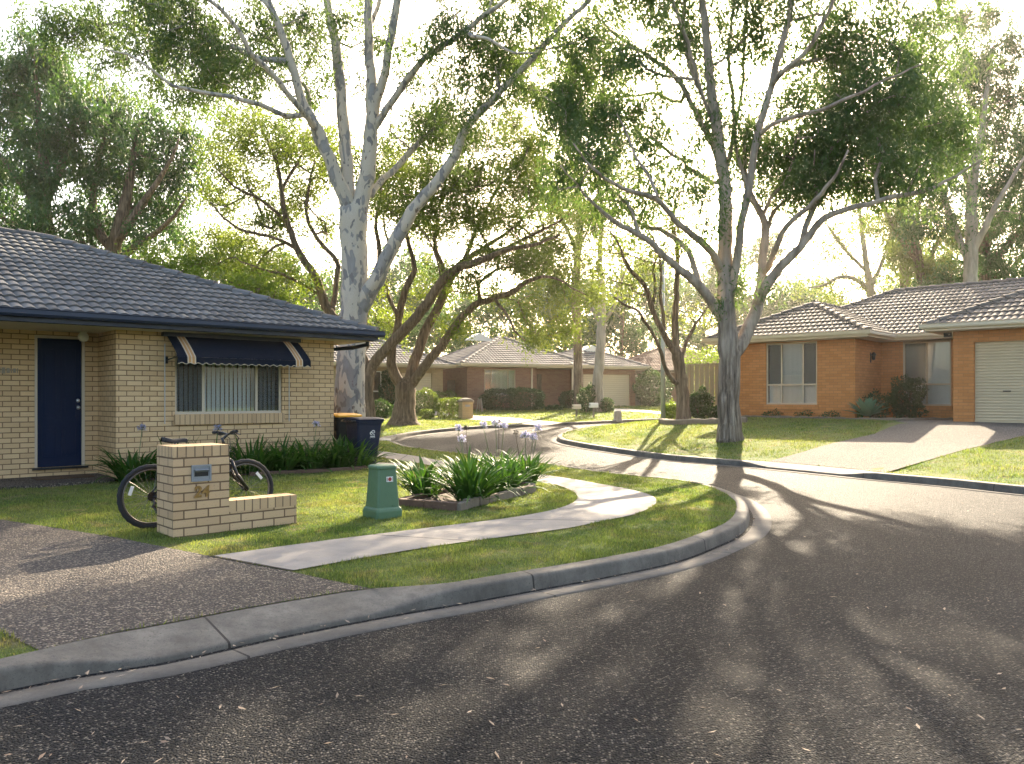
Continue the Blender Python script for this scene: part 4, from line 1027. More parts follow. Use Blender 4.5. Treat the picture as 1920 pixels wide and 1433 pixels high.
def tree(name, label, limbs, blobs, Y0, base, bark, leaf, seed=0, group=None, per=90, ll=(.13, .035), csig=.34, droop=.75, tip=.015, rexp=2.1,
         zmin=2.5, bf=.3, twig=.035, sides=12, flare=0.0, att=1.0, flat_=.75, rsc=1.0, bsc=1.0, spread=1.0):
    """limbs: pixel polylines [(px, py, r_px), ...] with a depth drift (metres) from start to end;
    blobs: (px, py, rx_px, ry_px, n[, depth]) clumps of foliage that twigs grow out to from the nearest limb"""
    rng = np.random.RandomState(seed); pos = []; par = []; rad = []; plen = []
    for li, (pts, dy) in enumerate(limbs):
        m = len(pts); ds = np.array([0.0] + [math.hypot(pts[i][0] - pts[i - 1][0], pts[i][1] - pts[i - 1][1]) for i in range(1, m)]).cumsum(); ds /= ds[-1]
        d0, d1 = dy if isinstance(dy, tuple) else (0.0, dy)
        q = [tuple(P(p[0], p[1], Y0 + d0 + (d1 - d0) * s ** .8)) + (p[2] * rsc * (.88 if li else 1) / KF * (Y0 + d0 + (d1 - d0) * s),) for p, s in zip(pts, ds)]
        c = catmull(q, .3 if li else .22)
        if li == 0: prev = -1
        else:
            A = np.array(pos); prev = int(np.argmin(np.linalg.norm(A - c[0][:3], axis=1)))
            c = c[1:]
        for k, p in enumerate(c):
            jit = rng.normal(0, .012, 3) * (1 if k else 0)
            pos.append(p[:3] + jit); par.append(prev); rad.append(max(p[3], tip)); plen.append(0 if prev < 0 else plen[prev] + np.linalg.norm(p[:3] - pos[prev])); prev = len(pos) - 1
    nfix = len(pos)
    # attractors
    A = []
    for bl in blobs:
        px, py, rx, ry, n = bl[:5]; dep = bl[5] if len(bl) > 5 else rng.uniform(-.6, 1) * spread * 1.6
        Y = Y0 + dep; c = np.array(P(px, py, Y)); s = Y / KF
        m = max(1, int(n * att)); u = rng.normal(size=(m, 3)); u /= np.linalg.norm(u, axis=1)[:, None]; u *= (rng.random(m) ** .45)[:, None]
        dz = max(rx, ry) * s * .85
        A.append(c + u * np.array([rx * s, dz, ry * s]) * bsc)
    tips = []
    if A:
        A = np.concatenate(A); A = A[A[:, 2] > zmin * .6]
        ok = [i for i in range(nfix) if pos[i][2] > zmin]
        N = np.array([pos[i] for i in ok]); idx = np.array(ok); L = np.array([plen[i] for i in ok])
        Dm = np.linalg.norm(A[:, None] - N[None], axis=2) + bf * L[None]
        best = Dm.min(1); bi = idx[Dm.argmin(1)]; rem = np.ones(len(A), bool)
        for _ in range(len(A)):
            k = int(np.argmin(np.where(rem, best, 1e9))); rem[k] = False
            j = int(bi[k]); p0 = pos[j]; d = A[k] - p0; ln = np.linalg.norm(d); m = max(1, int(ln / .45)); new = []
            side = rng.normal(size=3); side -= d * np.dot(side, d) / (ln * ln + 1e-9); side /= (np.linalg.norm(side) + 1e-9)
            bow = rng.uniform(.03, .14) * ln; prev = j
            for q in range(1, m + 1):
                t = q / m; p = p0 + d * t + side * bow * math.sin(math.pi * t) + np.array([0, 0, .10 * ln * math.sin(math.pi * t)]) + (rng.normal(0, .02, 3) if q < m else 0)
                pos.append(p); par.append(prev); rad.append(0); plen.append(plen[prev] + np.linalg.norm(p - pos[prev])); prev = len(pos) - 1; new.append(prev)
            tips.append(prev)
            if m > 2: tips.append(new[-2])
            for q in new:
                dd = np.linalg.norm(A - pos[q], axis=1) + bf * plen[q]; b_ = dd < best; best[b_] = dd[b_]; bi[b_] = q
    n = len(pos); pos = np.array(pos); kids = [[] for _ in range(n)]
    for i in range(n):
        if par[i] >= 0: kids[par[i]].append(i)
    acc = np.zeros(n)
    for i in range(n - 1, nfix - 1, -1):
        rad[i] = max(tip, acc[i] ** (1 / rexp)) if acc[i] > 0 else tip
        if par[i] >= nfix: acc[par[i]] += rad[i] ** rexp
    for i in range(nfix, n): rad[i] = min(rad[i], max(rad[par[i]] * .97, tip * .8), .16)
    root = thing(name, label, 'tree', tuple(base), 0, group); o0 = np.array(tuple(base))
    b = MB(); done = set(); stack = [(0, -1)]
    while stack:
        s, p = stack.pop(); ch = [] if p < 0 else [p]; i = s
        while True:
            ch.append(i); ks = sorted(kids[i], key=lambda k: -rad[k])
            if not ks: break
            for k in ks[1:]: stack.append((k, i))
            i = ks[0]
        r = [rad[k] for k in ch]
        if p >= 0:
            r[0] = min(r[1] * 1.12, rad[p] * .93)
            if par[p] >= 0 and r[0] > .03: ch = [par[p]] + ch; r = [min(r[0], rad[par[p]]) * .7] + r
        pp = pos[ch] - o0; mx = max(r)
        ns = sides if mx > .12 else (7 if mx > .035 else 4)
        jit = None
        if mx > .12:
            ang = np.arange(ns) * 2 * np.pi / ns; jit = []
            for k in range(len(ch)):
                z = pp[k][2]; f = 1 + .05 * np.sin(ang * 2 + z * .9 + seed) + .035 * np.sin(ang * 3 - z * 1.7) + rng.normal(0, .012, ns)
                if s == 0 and flare: f = f + flare * np.exp(-max(z, 0) / .35) * (1 + .55 * np.sin(ang * 5 + seed))
                jit.append(f)
        b.tube(pp, r, ns, True, jit)
    b.build('trunk', bark, root, smooth=True)
    if tips:
        tips = np.array(tips); cnt = np.maximum(3, (per * rng.uniform(.4, 1.6, len(tips))).astype(int)); C = np.repeat(pos[tips] - o0, cnt, 0); m = len(C)
        # each clump: several short hanging sprays
        cs = rng.uniform(.6, 1.5, len(tips)); ns_ = 7; sp = rng.normal(size=(len(tips), ns_, 3)) * csig * np.array([1, 1, flat_]) * cs[:, None, None]; pick = rng.randint(0, ns_, m); ti = np.repeat(np.arange(len(tips)), cnt)
        off = sp[ti, pick] + rng.normal(size=(m, 3)) * csig * np.array([.34, .34, .42]); off[:, 2] -= np.abs(rng.normal(size=m)) * csig * droop * .6
        D = rng.normal(size=(m, 3)) * .75; D[:, 2] = D[:, 2] * (1 - droop * .6) - droop * 1.3
        Ln = ll[0] * rng.uniform(.5, 1.5, m); Wd = ll[1] * rng.uniform(.7, 1.3, m)
        tr_ = np.clip(rng.normal(.5, .22, len(tips)), 0, 1)[ti] * .6 + rng.random(m) * .4
        leaves_mesh('crown', C + off, D, Ln, Wd, leaf, root, rng, rn=tr_)
    return root

# ---- T1: the big spotted gum by the cream house
bY = 21.0; bs = (P(655, 800, bY).x, bY, float(zL(0, bY)) - .05)
L1 = [([(655, 812, 38), (655, 790, 34), (657, 720, 31.5), (661, 640, 30), (664, 560, 29), (665, 500, 27), (664, 440, 27), (664, 400, 29)], 0),
      ([(660, 405, 18), (640, 355, 16), (617, 300, 14), (597, 245, 12.5), (570, 200, 11.5), (551, 135, 10), (532, 72, 9), (508, 15, 8), (484, -50, 7), (462, -130, 5), (440, -220, 3)], -1.5),
      ([(664, 405, 17), (652, 350, 15), (648, 280, 14.5), (641, 190, 13.5), (631, 95, 11.5), (617, 25, 9.5), (604, -60, 8), (598, -150, 6), (590, -260, 3)], 1.0),
      ([(672, 400, 19), (688, 330, 18), (696, 250, 16), (698, 190, 14), (693, 100, 11), (690, 10, 9.5), (687, -90, 8), (692, -200, 5.5), (700, -310, 3)], -.3),
      ([(697, 225, 13), (713, 170, 11), (727, 110, 10), (738, 40, 9.5), (752, -30, 8), (775, -120, 6), (800, -220, 3)], -1.2),
      ([(700, 245, 9), (725, 205, 8.5), (760, 155, 8), (798, 108, 7.5), (845, 78, 7), (900, 35, 6), (960, -5, 5), (1040, -70, 3)], -2.2),
      ([(668, 590, 22), (690, 552, 20), (716, 505, 17), (752, 432, 15), (786, 380, 13), (822, 338, 12), (853, 290, 11), (874, 240, 10), (912, 198, 9), (955, 155, 8), (1000, 108, 7), (1050, 52, 6), (1105, 0, 5), (1160, -70, 3)], -1.0),
      ([(556, 178 + 50, 7), (520, 210, 6), (470, 192, 5.5), (420, 178, 5), (375, 172, 4.5), (325, 160, 4), (285, 130, 3), (240, 103, 2.5), (190, 92, 1.6)], (-.9, -3.0)),
      ([(590, 235, 8), (548, 186, 7), (512, 140, 6.5), (480, 110, 6), (448, 58, 5.5), (412, 16, 5), (360, -20, 3.5), (300, -60, 2)], (-.8, -3.6)),
      ([(688, 375, 9), (712, 345, 8), (745, 312, 7.5), (772, 282, 7), (815, 240, 5), (860, 215, 3)], 2.5),
      ([(632, 325, 8), (612, 292, 6.5), (596, 268, 6), (582, 220, 5), (578, 172, 5), (560, 150, 3)], 1.5),
      ([(870, 68, 5), (915, 72, 4), (950, 95, 3), (1000, 100, 2)], (-2.0, -3)),
      ([(690, 60, 6), (712, 0, 5), (730, -70, 4), (745, -160, 2.5)], .8),
      ([(508, 15, 5), (470, -20, 4), (430, -70, 3), (390, -140, 2)], (-1.4, 1))]
B1_ = [(165, 45, 42, 40, 16), (215, 100, 40, 45, 12), (248, 42, 45, 42, 16), (325, 55, 52, 58, 26), (372, 118, 48, 48, 20), (300, 125, 35, 40, 10), (452, 128, 62, 46, 22), (500, 62, 58, 52, 22), (410, 70, 45, 45, 14), (560, 60, 45, 50, 14),
       (610, 40, 48, 45, 14), (355, 178, 22, 18, 5), (600, 150, 30, 40, 7), (545, 165, 40, 45, 8), (735, 60, 30, 40, 8), (790, 165, 45, 45, 12), (825, 60, 58, 48, 20), (886, 112, 58, 55, 22), (945, 45, 60, 50, 18), (905, 200, 50, 55, 14), (850, 240, 40, 60, 12),
       (1000, 40, 50, 40, 12), (980, 160, 50, 50, 14), (770, 250, 40, 40, 8), (1060, 130, 50, 40, 12), (120, 40, 25, 25, 5), (655, 110, 30, 40, 5),
       (300, -40, 110, 50, 26), (450, -80, 130, 70, 36), (600, -130, 120, 90, 40), (740, -150, 120, 90, 40), (880, -80, 120, 70, 32), (1020, -70, 120, 60, 26), (1150, -60, 90, 60, 18), (520, -240, 130, 80, 34), (680, -300, 130, 80, 34), (820, -250, 120, 80, 30)]
tree('spotted_gum', 'large gum with pale grey-blotched trunk rising behind the bins beside the cream house', L1, B1_, bY, bs, M['bark_spot'], M['leaf_gum'], 11, per=280, ll=(.14, .034), bsc=1.38, csig=.34, zmin=5.2, att=.7, rsc=.9, flare=.12, sides=20, spread=1.4)

# ---- T4: the big grey gum on the right-hand lawn
gp = G(1367, 826, zR); rY = gp.y; bs = (gp.x, gp.y, float(zR(gp.x, gp.y)) - .04)
L4 = [([(1367, 832, 27), (1367, 805, 24.5), (1367, 760, 23), (1367, 700, 22.5), (1366, 655, 22), (1362, 600, 20), (1360, 540, 18), (1360, 470, 16.5), (1360, 400, 15), (1357, 330, 13.5), (1346, 260, 12), (1334, 170, 10), (1324, 70, 9), (1312, -50, 7.5), (1300, -180, 5), (1290, -300, 2.5)], 0),
      ([(1374, 668, 18), (1392, 640, 17), (1408, 605, 16), (1420, 570, 15), (1427, 535, 13), (1429, 495, 11.5), (1436, 440, 10), (1430, 405, 9), (1412, 378, 8), (1400, 350, 7), (1395, 300, 5), (1400, 240, 3)], .8),
      ([(1422, 560, 14), (1440, 532, 13), (1462, 503, 12), (1490, 476, 11), (1508, 455, 10), (1525, 432, 9.5), (1545, 408, 8.5), (1585, 393, 7.5), (1630, 383, 6.5), (1680, 368, 6), (1735, 360, 5), (1790, 330, 3.5), (1840, 300, 2)], -1.8),
      ([(1500, 466, 8.5), (1512, 425, 8), (1522, 395, 7.5), (1545, 365, 7), (1572, 338, 6), (1600, 318, 5), (1640, 280, 4), (1690, 230, 2.5)], (-.6, 1.5)),
      ([(1434, 520, 8), (1452, 470, 7.5), (1475, 425, 7), (1502, 400, 6.5), (1530, 375, 6), (1548, 350, 5), (1570, 325, 4), (1590, 280, 2.5)], (.3, -2.0)),
      ([(1434, 450, 6), (1445, 410, 5.5), (1458, 390, 5), (1490, 360, 4.5), (1520, 330, 3.5), (1560, 290, 2)], (.5, 2)),
      ([(1366, 570, 11), (1380, 500, 11), (1392, 410, 10), (1404, 350, 9.5), (1412, 300, 9), (1424, 235, 9), (1442, 180, 8.5), (1460, 105, 8), (1478, 40, 7), (1486, -40, 6), (1490, -130, 4), (1500, -230, 2)], -1.5),
      ([(1446, 160, 6.5), (1475, 128, 6), (1510, 100, 5.5), (1545, 40, 5), (1575, -20, 4), (1620, -90, 2.5)], (-1.2, -2.8)),
      ([(1452, 140, 5), (1500, 120, 5), (1555, 108, 4), (1620, 90, 3), (1680, 40, 2)], (-1, 1.5)),
      ([(1420, 250, 6), (1470, 225, 5.5), (1540, 205, 5), (1600, 180, 4), (1660, 150, 3), (1730, 120, 2)], (-.8, -2.5)),
      ([(1352, 600, 14), (1335, 568, 13), (1310, 535, 12), (1276, 506, 10.5), (1246, 481, 9), (1214, 450, 8), (1182, 432, 7), (1150, 414, 6), (1120, 390, 4.5), (1085, 350, 3), (1050, 310, 1.8)], -1.6),
      ([(1352, 510, 10), (1335, 475, 9.5), (1310, 450, 9), (1286, 430, 8), (1260, 408, 7), (1238, 380, 6.5), (1205, 366, 6), (1150, 345, 5), (1110, 315, 3.5), (1075, 270, 2)], -2.6),
      ([(1312, 540, 8), (1302, 500, 7.5), (1288, 470, 7), (1262, 445, 6.5), (1236, 430, 6), (1212, 427, 4.5), (1180, 400, 3.5), (1160, 360, 2.5)], (-.4, 1.8)),
      ([(1356, 340, 9), (1342, 280, 8.5), (1318, 235, 8), (1295, 195, 7), (1280, 160, 6.5), (1245, 125, 6), (1205, 100, 5), (1160, 70, 3.5), (1120, 30, 2)], 1.6),
      ([(1348, 270, 6), (1330, 215, 5), (1308, 150, 5), (1290, 80, 4.5), (1265, 10, 4), (1240, -70, 3), (1210, -150, 2)], -1.5),
      ([(1357, 335, 6), (1372, 270, 5.5), (1376, 190, 5), (1366, 110, 4.5), (1372, 30, 4), (1380, -60, 2.5)], 1.8),
      ([(1340, 230, 5.5), (1312, 170, 5), (1290, 110, 4.5), (1282, 40, 4), (1285, -40, 2.5)], 1.0),
      ([(1290, 190, 5), (1262, 190, 4.5), (1225, 175, 4), (1190, 180, 3), (1150, 170, 2)], (1.0, 2.2)),
      ([(1240, 382, 4.5), (1215, 330, 4), (1190, 290, 3.5), (1170, 240, 3), (1150, 200, 2)], (-2.0, -.5)),
      ([(1402, 350, 5), (1385, 300, 5), (1378, 250, 4.5), (1390, 180, 4), (1395, 90, 4), (1400, 0, 3.5), (1405, -90, 2.5)], 1.2)]
B4_ = [(1085, 160, 45, 40, 14), (1060, 205, 50, 45, 18), (1110, 215, 45, 40, 14), (1175, 175, 50, 40, 14), (1190, 105, 55, 45, 16), (1255, 60, 55, 55, 20), (1225, 205, 55, 40, 10), (1280, 120, 55, 45, 14), (1330, 60, 50, 50, 16), (1335, 180, 55, 55, 8), (1310, 250, 60, 50, 12),
       (1260, 280, 60, 50, 9), (1400, 230, 60, 55, 9), (1450, 290, 60, 50, 20), (1385, 310, 50, 40, 11), (1500, 270, 60, 50, 28), (1555, 250, 60, 50, 28), (1530, 310, 60, 45, 24), (1600, 290, 60, 45, 26), (1490, 350, 40, 26, 6), (1600, 345, 55, 25, 12), (1660, 265, 60, 50, 22),
       (1420, 60, 55, 50, 16), (1480, 90, 50, 50, 12), (1535, 150, 60, 45, 20), (1610, 120, 60, 55, 24), (1660, 60, 60, 50, 18), (1585, 60, 50, 45, 14), (1680, 170, 60, 50, 22), (1730, 230, 60, 50, 20), (1620, 200, 60, 40, 20), (1740, 130, 55, 60, 18), (1700, 320, 60, 30, 12), (1790, 250, 50, 50, 14),
       (1110, 290, 50, 45, 12), (1060, 330, 40, 45, 9), (1160, 330, 50, 40, 12), (1240, 330, 45, 40, 9), (1200, 395, 40, 30, 6), (1310, 390, 30, 40, 6), (1290, 330, 40, 40, 8), (1380, 525, 16, 32, 5, .1), (1450, 200, 50, 50, 12), (1110, 90, 50, 50, 12),
       (1100, -40, 100, 60, 22), (1220, -60, 110, 70, 34), (1350, -90, 120, 80, 40), (1480, -80, 120, 80, 38), (1600, -60, 110, 70, 32), (1720, -20, 100, 60, 22), (1300, -220, 120, 80, 34), (1430, -240, 120, 80, 36), (1560, -200, 110, 70, 28), (1180, -180, 100, 70, 24)]
tree('grey_gum', 'tall grey-barked gum with forked trunk standing on the lawn of the orange brick house', L4, B4_, rY, bs, M['bark_gum'], M['leaf_gum2'], 23, per=280, ll=(.14, .034), bsc=1.38, csig=.34, zmin=3.6, att=.74, rsc=.84, flare=.16, sides=20, spread=1.3)

# ---- T2 + T3: the spreading jacarandas
jp = G(757, 797, zF); jY = jp.y; bs = (jp.x, jY, float(zF(jp.x, jY)) - .05)
L2 = [([(757, 803, 40), (757, 790, 33), (758, 768, 27), (760, 745, 26), (761, 722, 28)], 0),
      ([(752, 724, 18), (742, 705, 16), (734, 682, 14), (735, 655, 12), (742, 625, 11), (747, 600, 10), (754, 568, 9.5), (763, 537, 9), (778, 505, 7), (770, 470, 6), (760, 430, 5), (765, 380, 3.5), (750, 330, 2)], -1.2),
      ([(766, 722, 18), (774, 690, 16), (786, 655, 14.5), (800, 615, 13), (820, 580, 12), (835, 545, 11), (848, 515, 10), (870, 490, 8.5), (900, 470, 7), (930, 450, 5), (970, 420, 3.5), (1000, 390, 2)], 1.2),
      ([(768, 726, 16), (788, 700, 14), (808, 672, 13), (829, 648, 12), (845, 622, 11), (860, 603, 10), (889, 573, 9), (926, 560, 8.5), (961, 549, 8), (985, 530, 6), (1015, 520, 4.5), (1050, 525, 3), (1080, 545, 2)], -2.0),
      ([(835, 540, 8), (830, 500, 7), (815, 460, 6), (820, 410, 5), (800, 360, 4), (805, 300, 2.5)], 1),
      ([(900, 470, 6), (935, 470, 5.5), (970, 455, 5), (1000, 440, 4), (1040, 420, 3), (1070, 400, 2)], (1, -1.5)),
      ([(870, 490, 7), (890, 440, 6), (910, 395, 5), (935, 350, 4), (950, 300, 2.5)], (1, 2.5)),
      ([(926, 560, 5), (950, 590, 4), (965, 620, 3), (985, 640, 2)], (-1.5, -3)),
      ([(748, 596, 6), (730, 560, 5.5), (722, 520, 5), (730, 470, 4), (720, 420, 3), (725, 360, 2)], (-1, 1))]
B2_ = [(760, 320, 60, 45, 18), (720, 380, 50, 50, 16), (800, 360, 60, 50, 20), (850, 330, 60, 45, 18), (920, 330, 60, 45, 18), (980, 350, 60, 45, 18), (1040, 380, 50, 50, 16), (800, 440, 50, 40, 12), (880, 410, 60, 45, 18), (950, 410, 60, 40, 18), (1010, 440, 50, 40, 14), (940, 480, 60, 26, 14),
       (1000, 500, 60, 30, 16), (1060, 470, 50, 40, 14), (1090, 520, 45, 45, 14), (1040, 560, 40, 40, 10), (980, 580, 30, 30, 6), (1050, 620, 40, 22, 8), (1000, 640, 26, 16, 4), (880, 520, 40, 26, 8), (820, 545, 25, 30, 5), (1110, 570, 25, 30, 5), (800, 250, 60, 40, 14), (900, 260, 60, 40, 14), (1000, 290, 60, 40, 12), (720, 290, 40, 40, 10), (770, 400, 30, 40, 6), (860, 610, 24, 20, 4)]
tree('jacaranda', 'spreading jacaranda with forked dark trunk on the grass past the bins', L2, B2_, jY, bs, M['bark_dark'], M['leaf_jac'], 31, per=260, ll=(.13, .05), csig=.45, droop=.15, zmin=4.0, rsc=.76, flare=.2, flat_=.5, sides=14, spread=2.2, group=None)
kY = jY - 2.0; kp = P(690, 800, kY); bs = (kp.x, kY, float(zF(kp.x, kY)) - .05)
L3 = [([(690, 806, 22), (690, 770, 18), (688, 735, 17), (692, 700, 17)], 0),
      ([(692, 700, 16), (712, 668, 16), (738, 640, 15.5), (765, 612, 15), (790, 583, 14), (812, 553, 13), (836, 518, 12), (868, 500, 11), (905, 488, 9), (945, 470, 7), (1000, 460, 5), (1050, 440, 3)], -1.5),
      ([(688, 690, 14), (672, 650, 13), (640, 610, 13), (617, 584, 12.5), (603, 550, 12), (592, 520, 11), (575, 495, 10), (556, 465, 9), (546, 436, 8.5), (535, 405, 8), (528, 360, 6.5), (520, 310, 5), (500, 260, 3.5), (480, 220, 2)], -.5),
      ([(622, 590, 8), (630, 540, 7.5), (632, 490, 7), (615, 470, 6), (590, 440, 5.5), (575, 400, 5), (580, 350, 4), (590, 300, 2.5)], (0, 1.5)),
      ([(560, 470, 6), (525, 450, 5), (490, 440, 4.5), (450, 430, 4), (420, 410, 3), (395, 380, 2)], (0, -1.5)),
      ([(545, 436, 5.5), (520, 400, 5), (480, 370, 4), (440, 350, 3.5), (410, 320, 2)], (0, -2)),
      ([(606, 556, 5), (570, 535, 4.5), (530, 515, 4), (490, 505, 3), (450, 490, 2)], (0, -2.5)),
      ([(528, 355, 5), (555, 310, 4), (575, 270, 3), (590, 220, 2)], (-.4, 1)),
      ([(690, 660, 8), (684, 600, 8), (700, 540, 7.5), (712, 480, 7), (705, 420, 5), (715, 350, 3.5), (700, 300, 2)], 1.5)]
B3_ = [(425, 305, 45, 30, 10), (455, 270, 45, 36, 12), (410, 385, 36, 30, 9), (460, 345, 45, 36, 12), (500, 250, 45, 40, 12), (540, 290, 45, 40, 12), (590, 260, 40, 45, 12), (420, 445, 50, 26, 12), (470, 470, 60, 26, 14), (400, 490, 40, 26, 9), (510, 420, 45, 30, 10), (560, 370, 45, 40, 12), (610, 330, 40, 45, 10),
       (480, 510, 50, 20, 9), (545, 520, 40, 20, 6), (600, 430, 36, 36, 7), (700, 330, 45, 45, 12), (740, 380, 40, 45, 10), (450, 220, 40, 30, 7), (640, 280, 40, 40, 8), (690, 560, 25, 40, 6), (720, 600, 25, 30, 5)]
tree('jacaranda', 'jacaranda with long leaning limb, its base half hidden by the blotched gum trunk', L3, B3_, kY, bs, M['bark_dark'], M['leaf_jac'], 37, per=250, ll=(.13, .05), csig=.45, droop=.15, zmin=4.0, rsc=.76, flare=.15, flat_=.5, sides=12, spread=2.0)

# ---- T5: thin multi-stemmed tree on the corner behind the lawn
sp_ = G(1277, 793, zR); sY = sp_.y; bs = (sp_.x, sY, float(zR(sp_.x, sY)) - .05)
L5 = [([(1281, 798, 17), (1281, 770, 14.5), (1279, 735, 13.5), (1276, 700, 12.5), (1270, 668, 12)], 0),
      ([(1269, 670, 9), (1267, 640, 8.5), (1266, 600, 8), (1268, 560, 7), (1269, 510, 6.5), (1270, 470, 5.5), (1262, 420, 4), (1266, 370, 2.5)], .5),
      ([(1267, 664, 8.5), (1252, 640, 8), (1237, 612, 7), (1222, 578, 6.5), (1213, 545, 6), (1196, 522, 5.5), (1180, 505, 5), (1170, 485, 4), (1158, 455, 3), (1140, 430, 2)], -1.0),
      ([(1278, 720, 6), (1262, 715, 6), (1248, 690, 5.5), (1240, 665, 5), (1226, 628, 4.5), (1206, 600, 4), (1192, 580, 3.5), (1170, 572, 3), (1150, 556, 2)], -1.6),
      ([(1276, 680, 5), (1283, 655, 4.5), (1296, 622, 4), (1312, 596, 3), (1328, 575, 2)], .8),
      ([(1246, 630, 5), (1243, 590, 4.5), (1238, 560, 4), (1240, 510, 3.5), (1230, 460, 2.5), (1215, 430, 2)], .6),
      ([(1222, 578, 4), (1230, 540, 3.5), (1225, 500, 3), (1240, 470, 2)], (-.6, 1))]
B5_ = [(1160, 460, 30, 26, 6), (1200, 430, 36, 30, 7), (1250, 400, 40, 36, 8), (1230, 470, 30, 26, 5), (1180, 540, 26, 20, 4), (1320, 580, 16, 20, 4), (1140, 520, 24, 24, 4), (1280, 440, 26, 30, 5), (1200, 490, 26, 20, 3), (1250, 590, 20, 20, 3)]
tree('slender_tree', 'slender multi-stemmed tree beside the metal pole at the street corner', L5, B5_, sY, bs, M['bark_dark'], M['leaf_hazy'], 41, per=80, ll=(.16, .05), csig=.36, droop=.4, zmin=3.0, rsc=.85, flare=.15, spread=1.0)

# ---- T6: pale gum in front of the red brick house garage
p6 = G(1124, 772, zF); Y6 = p6.y; bs = (p6.x, Y6, float(zF(p6.x, Y6)) - .05)
L6 = [([(1122, 776, 13), (1122, 760, 11), (1121, 720, 10), (1125, 670, 9.5), (1127, 620, 8.5), (1128, 585, 7.5), (1128, 540, 6), (1124, 490, 5), (1128, 420, 4), (1124, 350, 2.5)], 0),
      ([(1127, 610, 6), (1114, 585, 5), (1100, 568, 4.5), (1085, 540, 3.5), (1070, 500, 2.5)], 1), ([(1128, 610, 5), (1140, 592, 4.5), (1152, 575, 3.5), (1160, 540, 2.5), (1175, 500, 2)], -1)]
B6_ = [(1070, 470, 30, 36, 8), (1120, 420, 40, 40, 12), (1170, 470, 30, 30, 8), (1090, 400, 36, 36, 8), (1150, 390, 36, 36, 8), (1125, 350, 40, 30, 8)]
tree('pale_gum', 'slim pale-trunked gum in front of the cream garage of the red brick house', L6, B6_, Y6, bs, M['bark_pale'], M['leaf_hazy'], 43, per=110, ll=(.22, .065), csig=.5, droop=.6, zmin=6, spread=1.5)

# ---- background gums on the left, behind the cream house
def bgum(label, trunk, limbs, blobs, Y, seed, bark='bark_dark', leaf='leaf_bg', per=200, ll=(.22, .065), csig=.46, zb=None, name='gum_tree', **kw):
    z = float(zF(0, Y)) if zb is None else zb; x = P(trunk[0][0], 0, Y).x; base = (x, Y, z - .05)
    return tree(name, label, [(trunk, 0)] + limbs, blobs, Y, base, M[bark], M[leaf], seed, per=per, ll=ll, csig=csig, zmin=4.5, **kw)
def ground_py(Y): return HZ + (CAMZ - float(zF(0, Y))) / Y * KF
gy_ = ground_py(34)
bgum('broad dark gum at the far left, rising over the cream house roof', [(95, gy_, 22), (92, 600, 18), (88, 450, 16), (80, 390, 14), (84, 330, 11), (78, 260, 8), (70, 180, 5), (66, 110, 2.5)],
     [([(86, 420, 9), (60, 370, 8), (30, 330, 6), (0, 290, 4), (-40, 250, 2)], -1.5), ([(86, 380, 9), (108, 330, 8), (125, 280, 6), (140, 220, 4), (150, 170, 2)], 1), ([(84, 340, 6), (50, 290, 5), (30, 230, 4), (20, 170, 2)], 1.5), ([(90, 450, 8), (40, 430, 6), (-10, 400, 4), (-60, 380, 2)], -.5)],
     [(60, 95, 60, 32, 16), (110, 120, 50, 36, 14), (20, 130, 50, 36, 12), (40, 185, 60, 36, 16), (110, 185, 55, 34, 14), (150, 220, 50, 34, 12), (30, 240, 55, 36, 14), (100, 250, 50, 34, 12), (10, 310, 50, 36, 12), (80, 330, 60, 36, 14), (140, 300, 50, 34, 12), (30, 390, 55, 36, 12), (110, 400, 55, 36, 10), (-50, 200, 60, 90, 22), (-60, 350, 60, 70, 16), (50, 440, 60, 26, 8), (0, 460, 50, 20, 5)], 34, 51)
bgum('leafy gum with several dark leaning stems just right of the far left one', [(205, gy_, 18), (208, 600, 15), (210, 480, 13), (225, 420, 11), (240, 360, 9), (250, 290, 6), (262, 230, 3)],
     [([(210, 470, 10), (180, 420, 9), (176, 350, 7), (190, 280, 5), (200, 220, 2.5)], 1), ([(215, 460, 9), (255, 400, 8), (290, 350, 6), (320, 300, 4), (335, 260, 2)], -1), ([(208, 500, 8), (250, 465, 7), (300, 430, 5), (330, 400, 3.5), (350, 370, 2)], -1.8), ([(208, 520, 6), (165, 470, 5), (135, 420, 4), (120, 380, 2)], .8)],
     [(205, 190, 50, 32, 12), (250, 230, 55, 34, 14), (190, 250, 50, 34, 12), (310, 220, 40, 30, 9), (290, 280, 55, 34, 14), (340, 260, 36, 34, 8), (230, 310, 55, 34, 14), (340, 320, 40, 36, 9), (180, 340, 50, 36, 11), (290, 360, 55, 34, 12), (240, 400, 55, 34, 12), (170, 420, 50, 34, 10), (330, 400, 40, 34, 8), (290, 450, 50, 26, 8), (360, 450, 26, 26, 4), (200, 460, 45, 22, 6)], 35, 53)
# sunlit lower trees just above the cream house ridge
for k, (px, py, Y, bl) in enumerate(((330, 560, 27, [(320, 500, 40, 24, 10), (370, 490, 36, 26, 9), (290, 490, 30, 20, 7), (345, 525, 40, 20, 8)]), (480, 580, 27, [(480, 540, 40, 22, 12), (440, 530, 30, 20, 8), (520, 560, 26, 18, 7), (500, 570, 30, 18, 7)]))):
    bgum(('sunlit bushy young tree above the middle of the cream house roof', 'small bright rounded tree just above the lower end of the cream house roof')[k], [(px, ground_py(Y) - 4, 7), (px, 640, 6), (px, py, 5), (px + 4, py - 40, 3)], [], bl, Y, 60 + k, leaf='leaf_bright', per=150, ll=(.12, .05), csig=.26, name='young_tree', droop=.3)
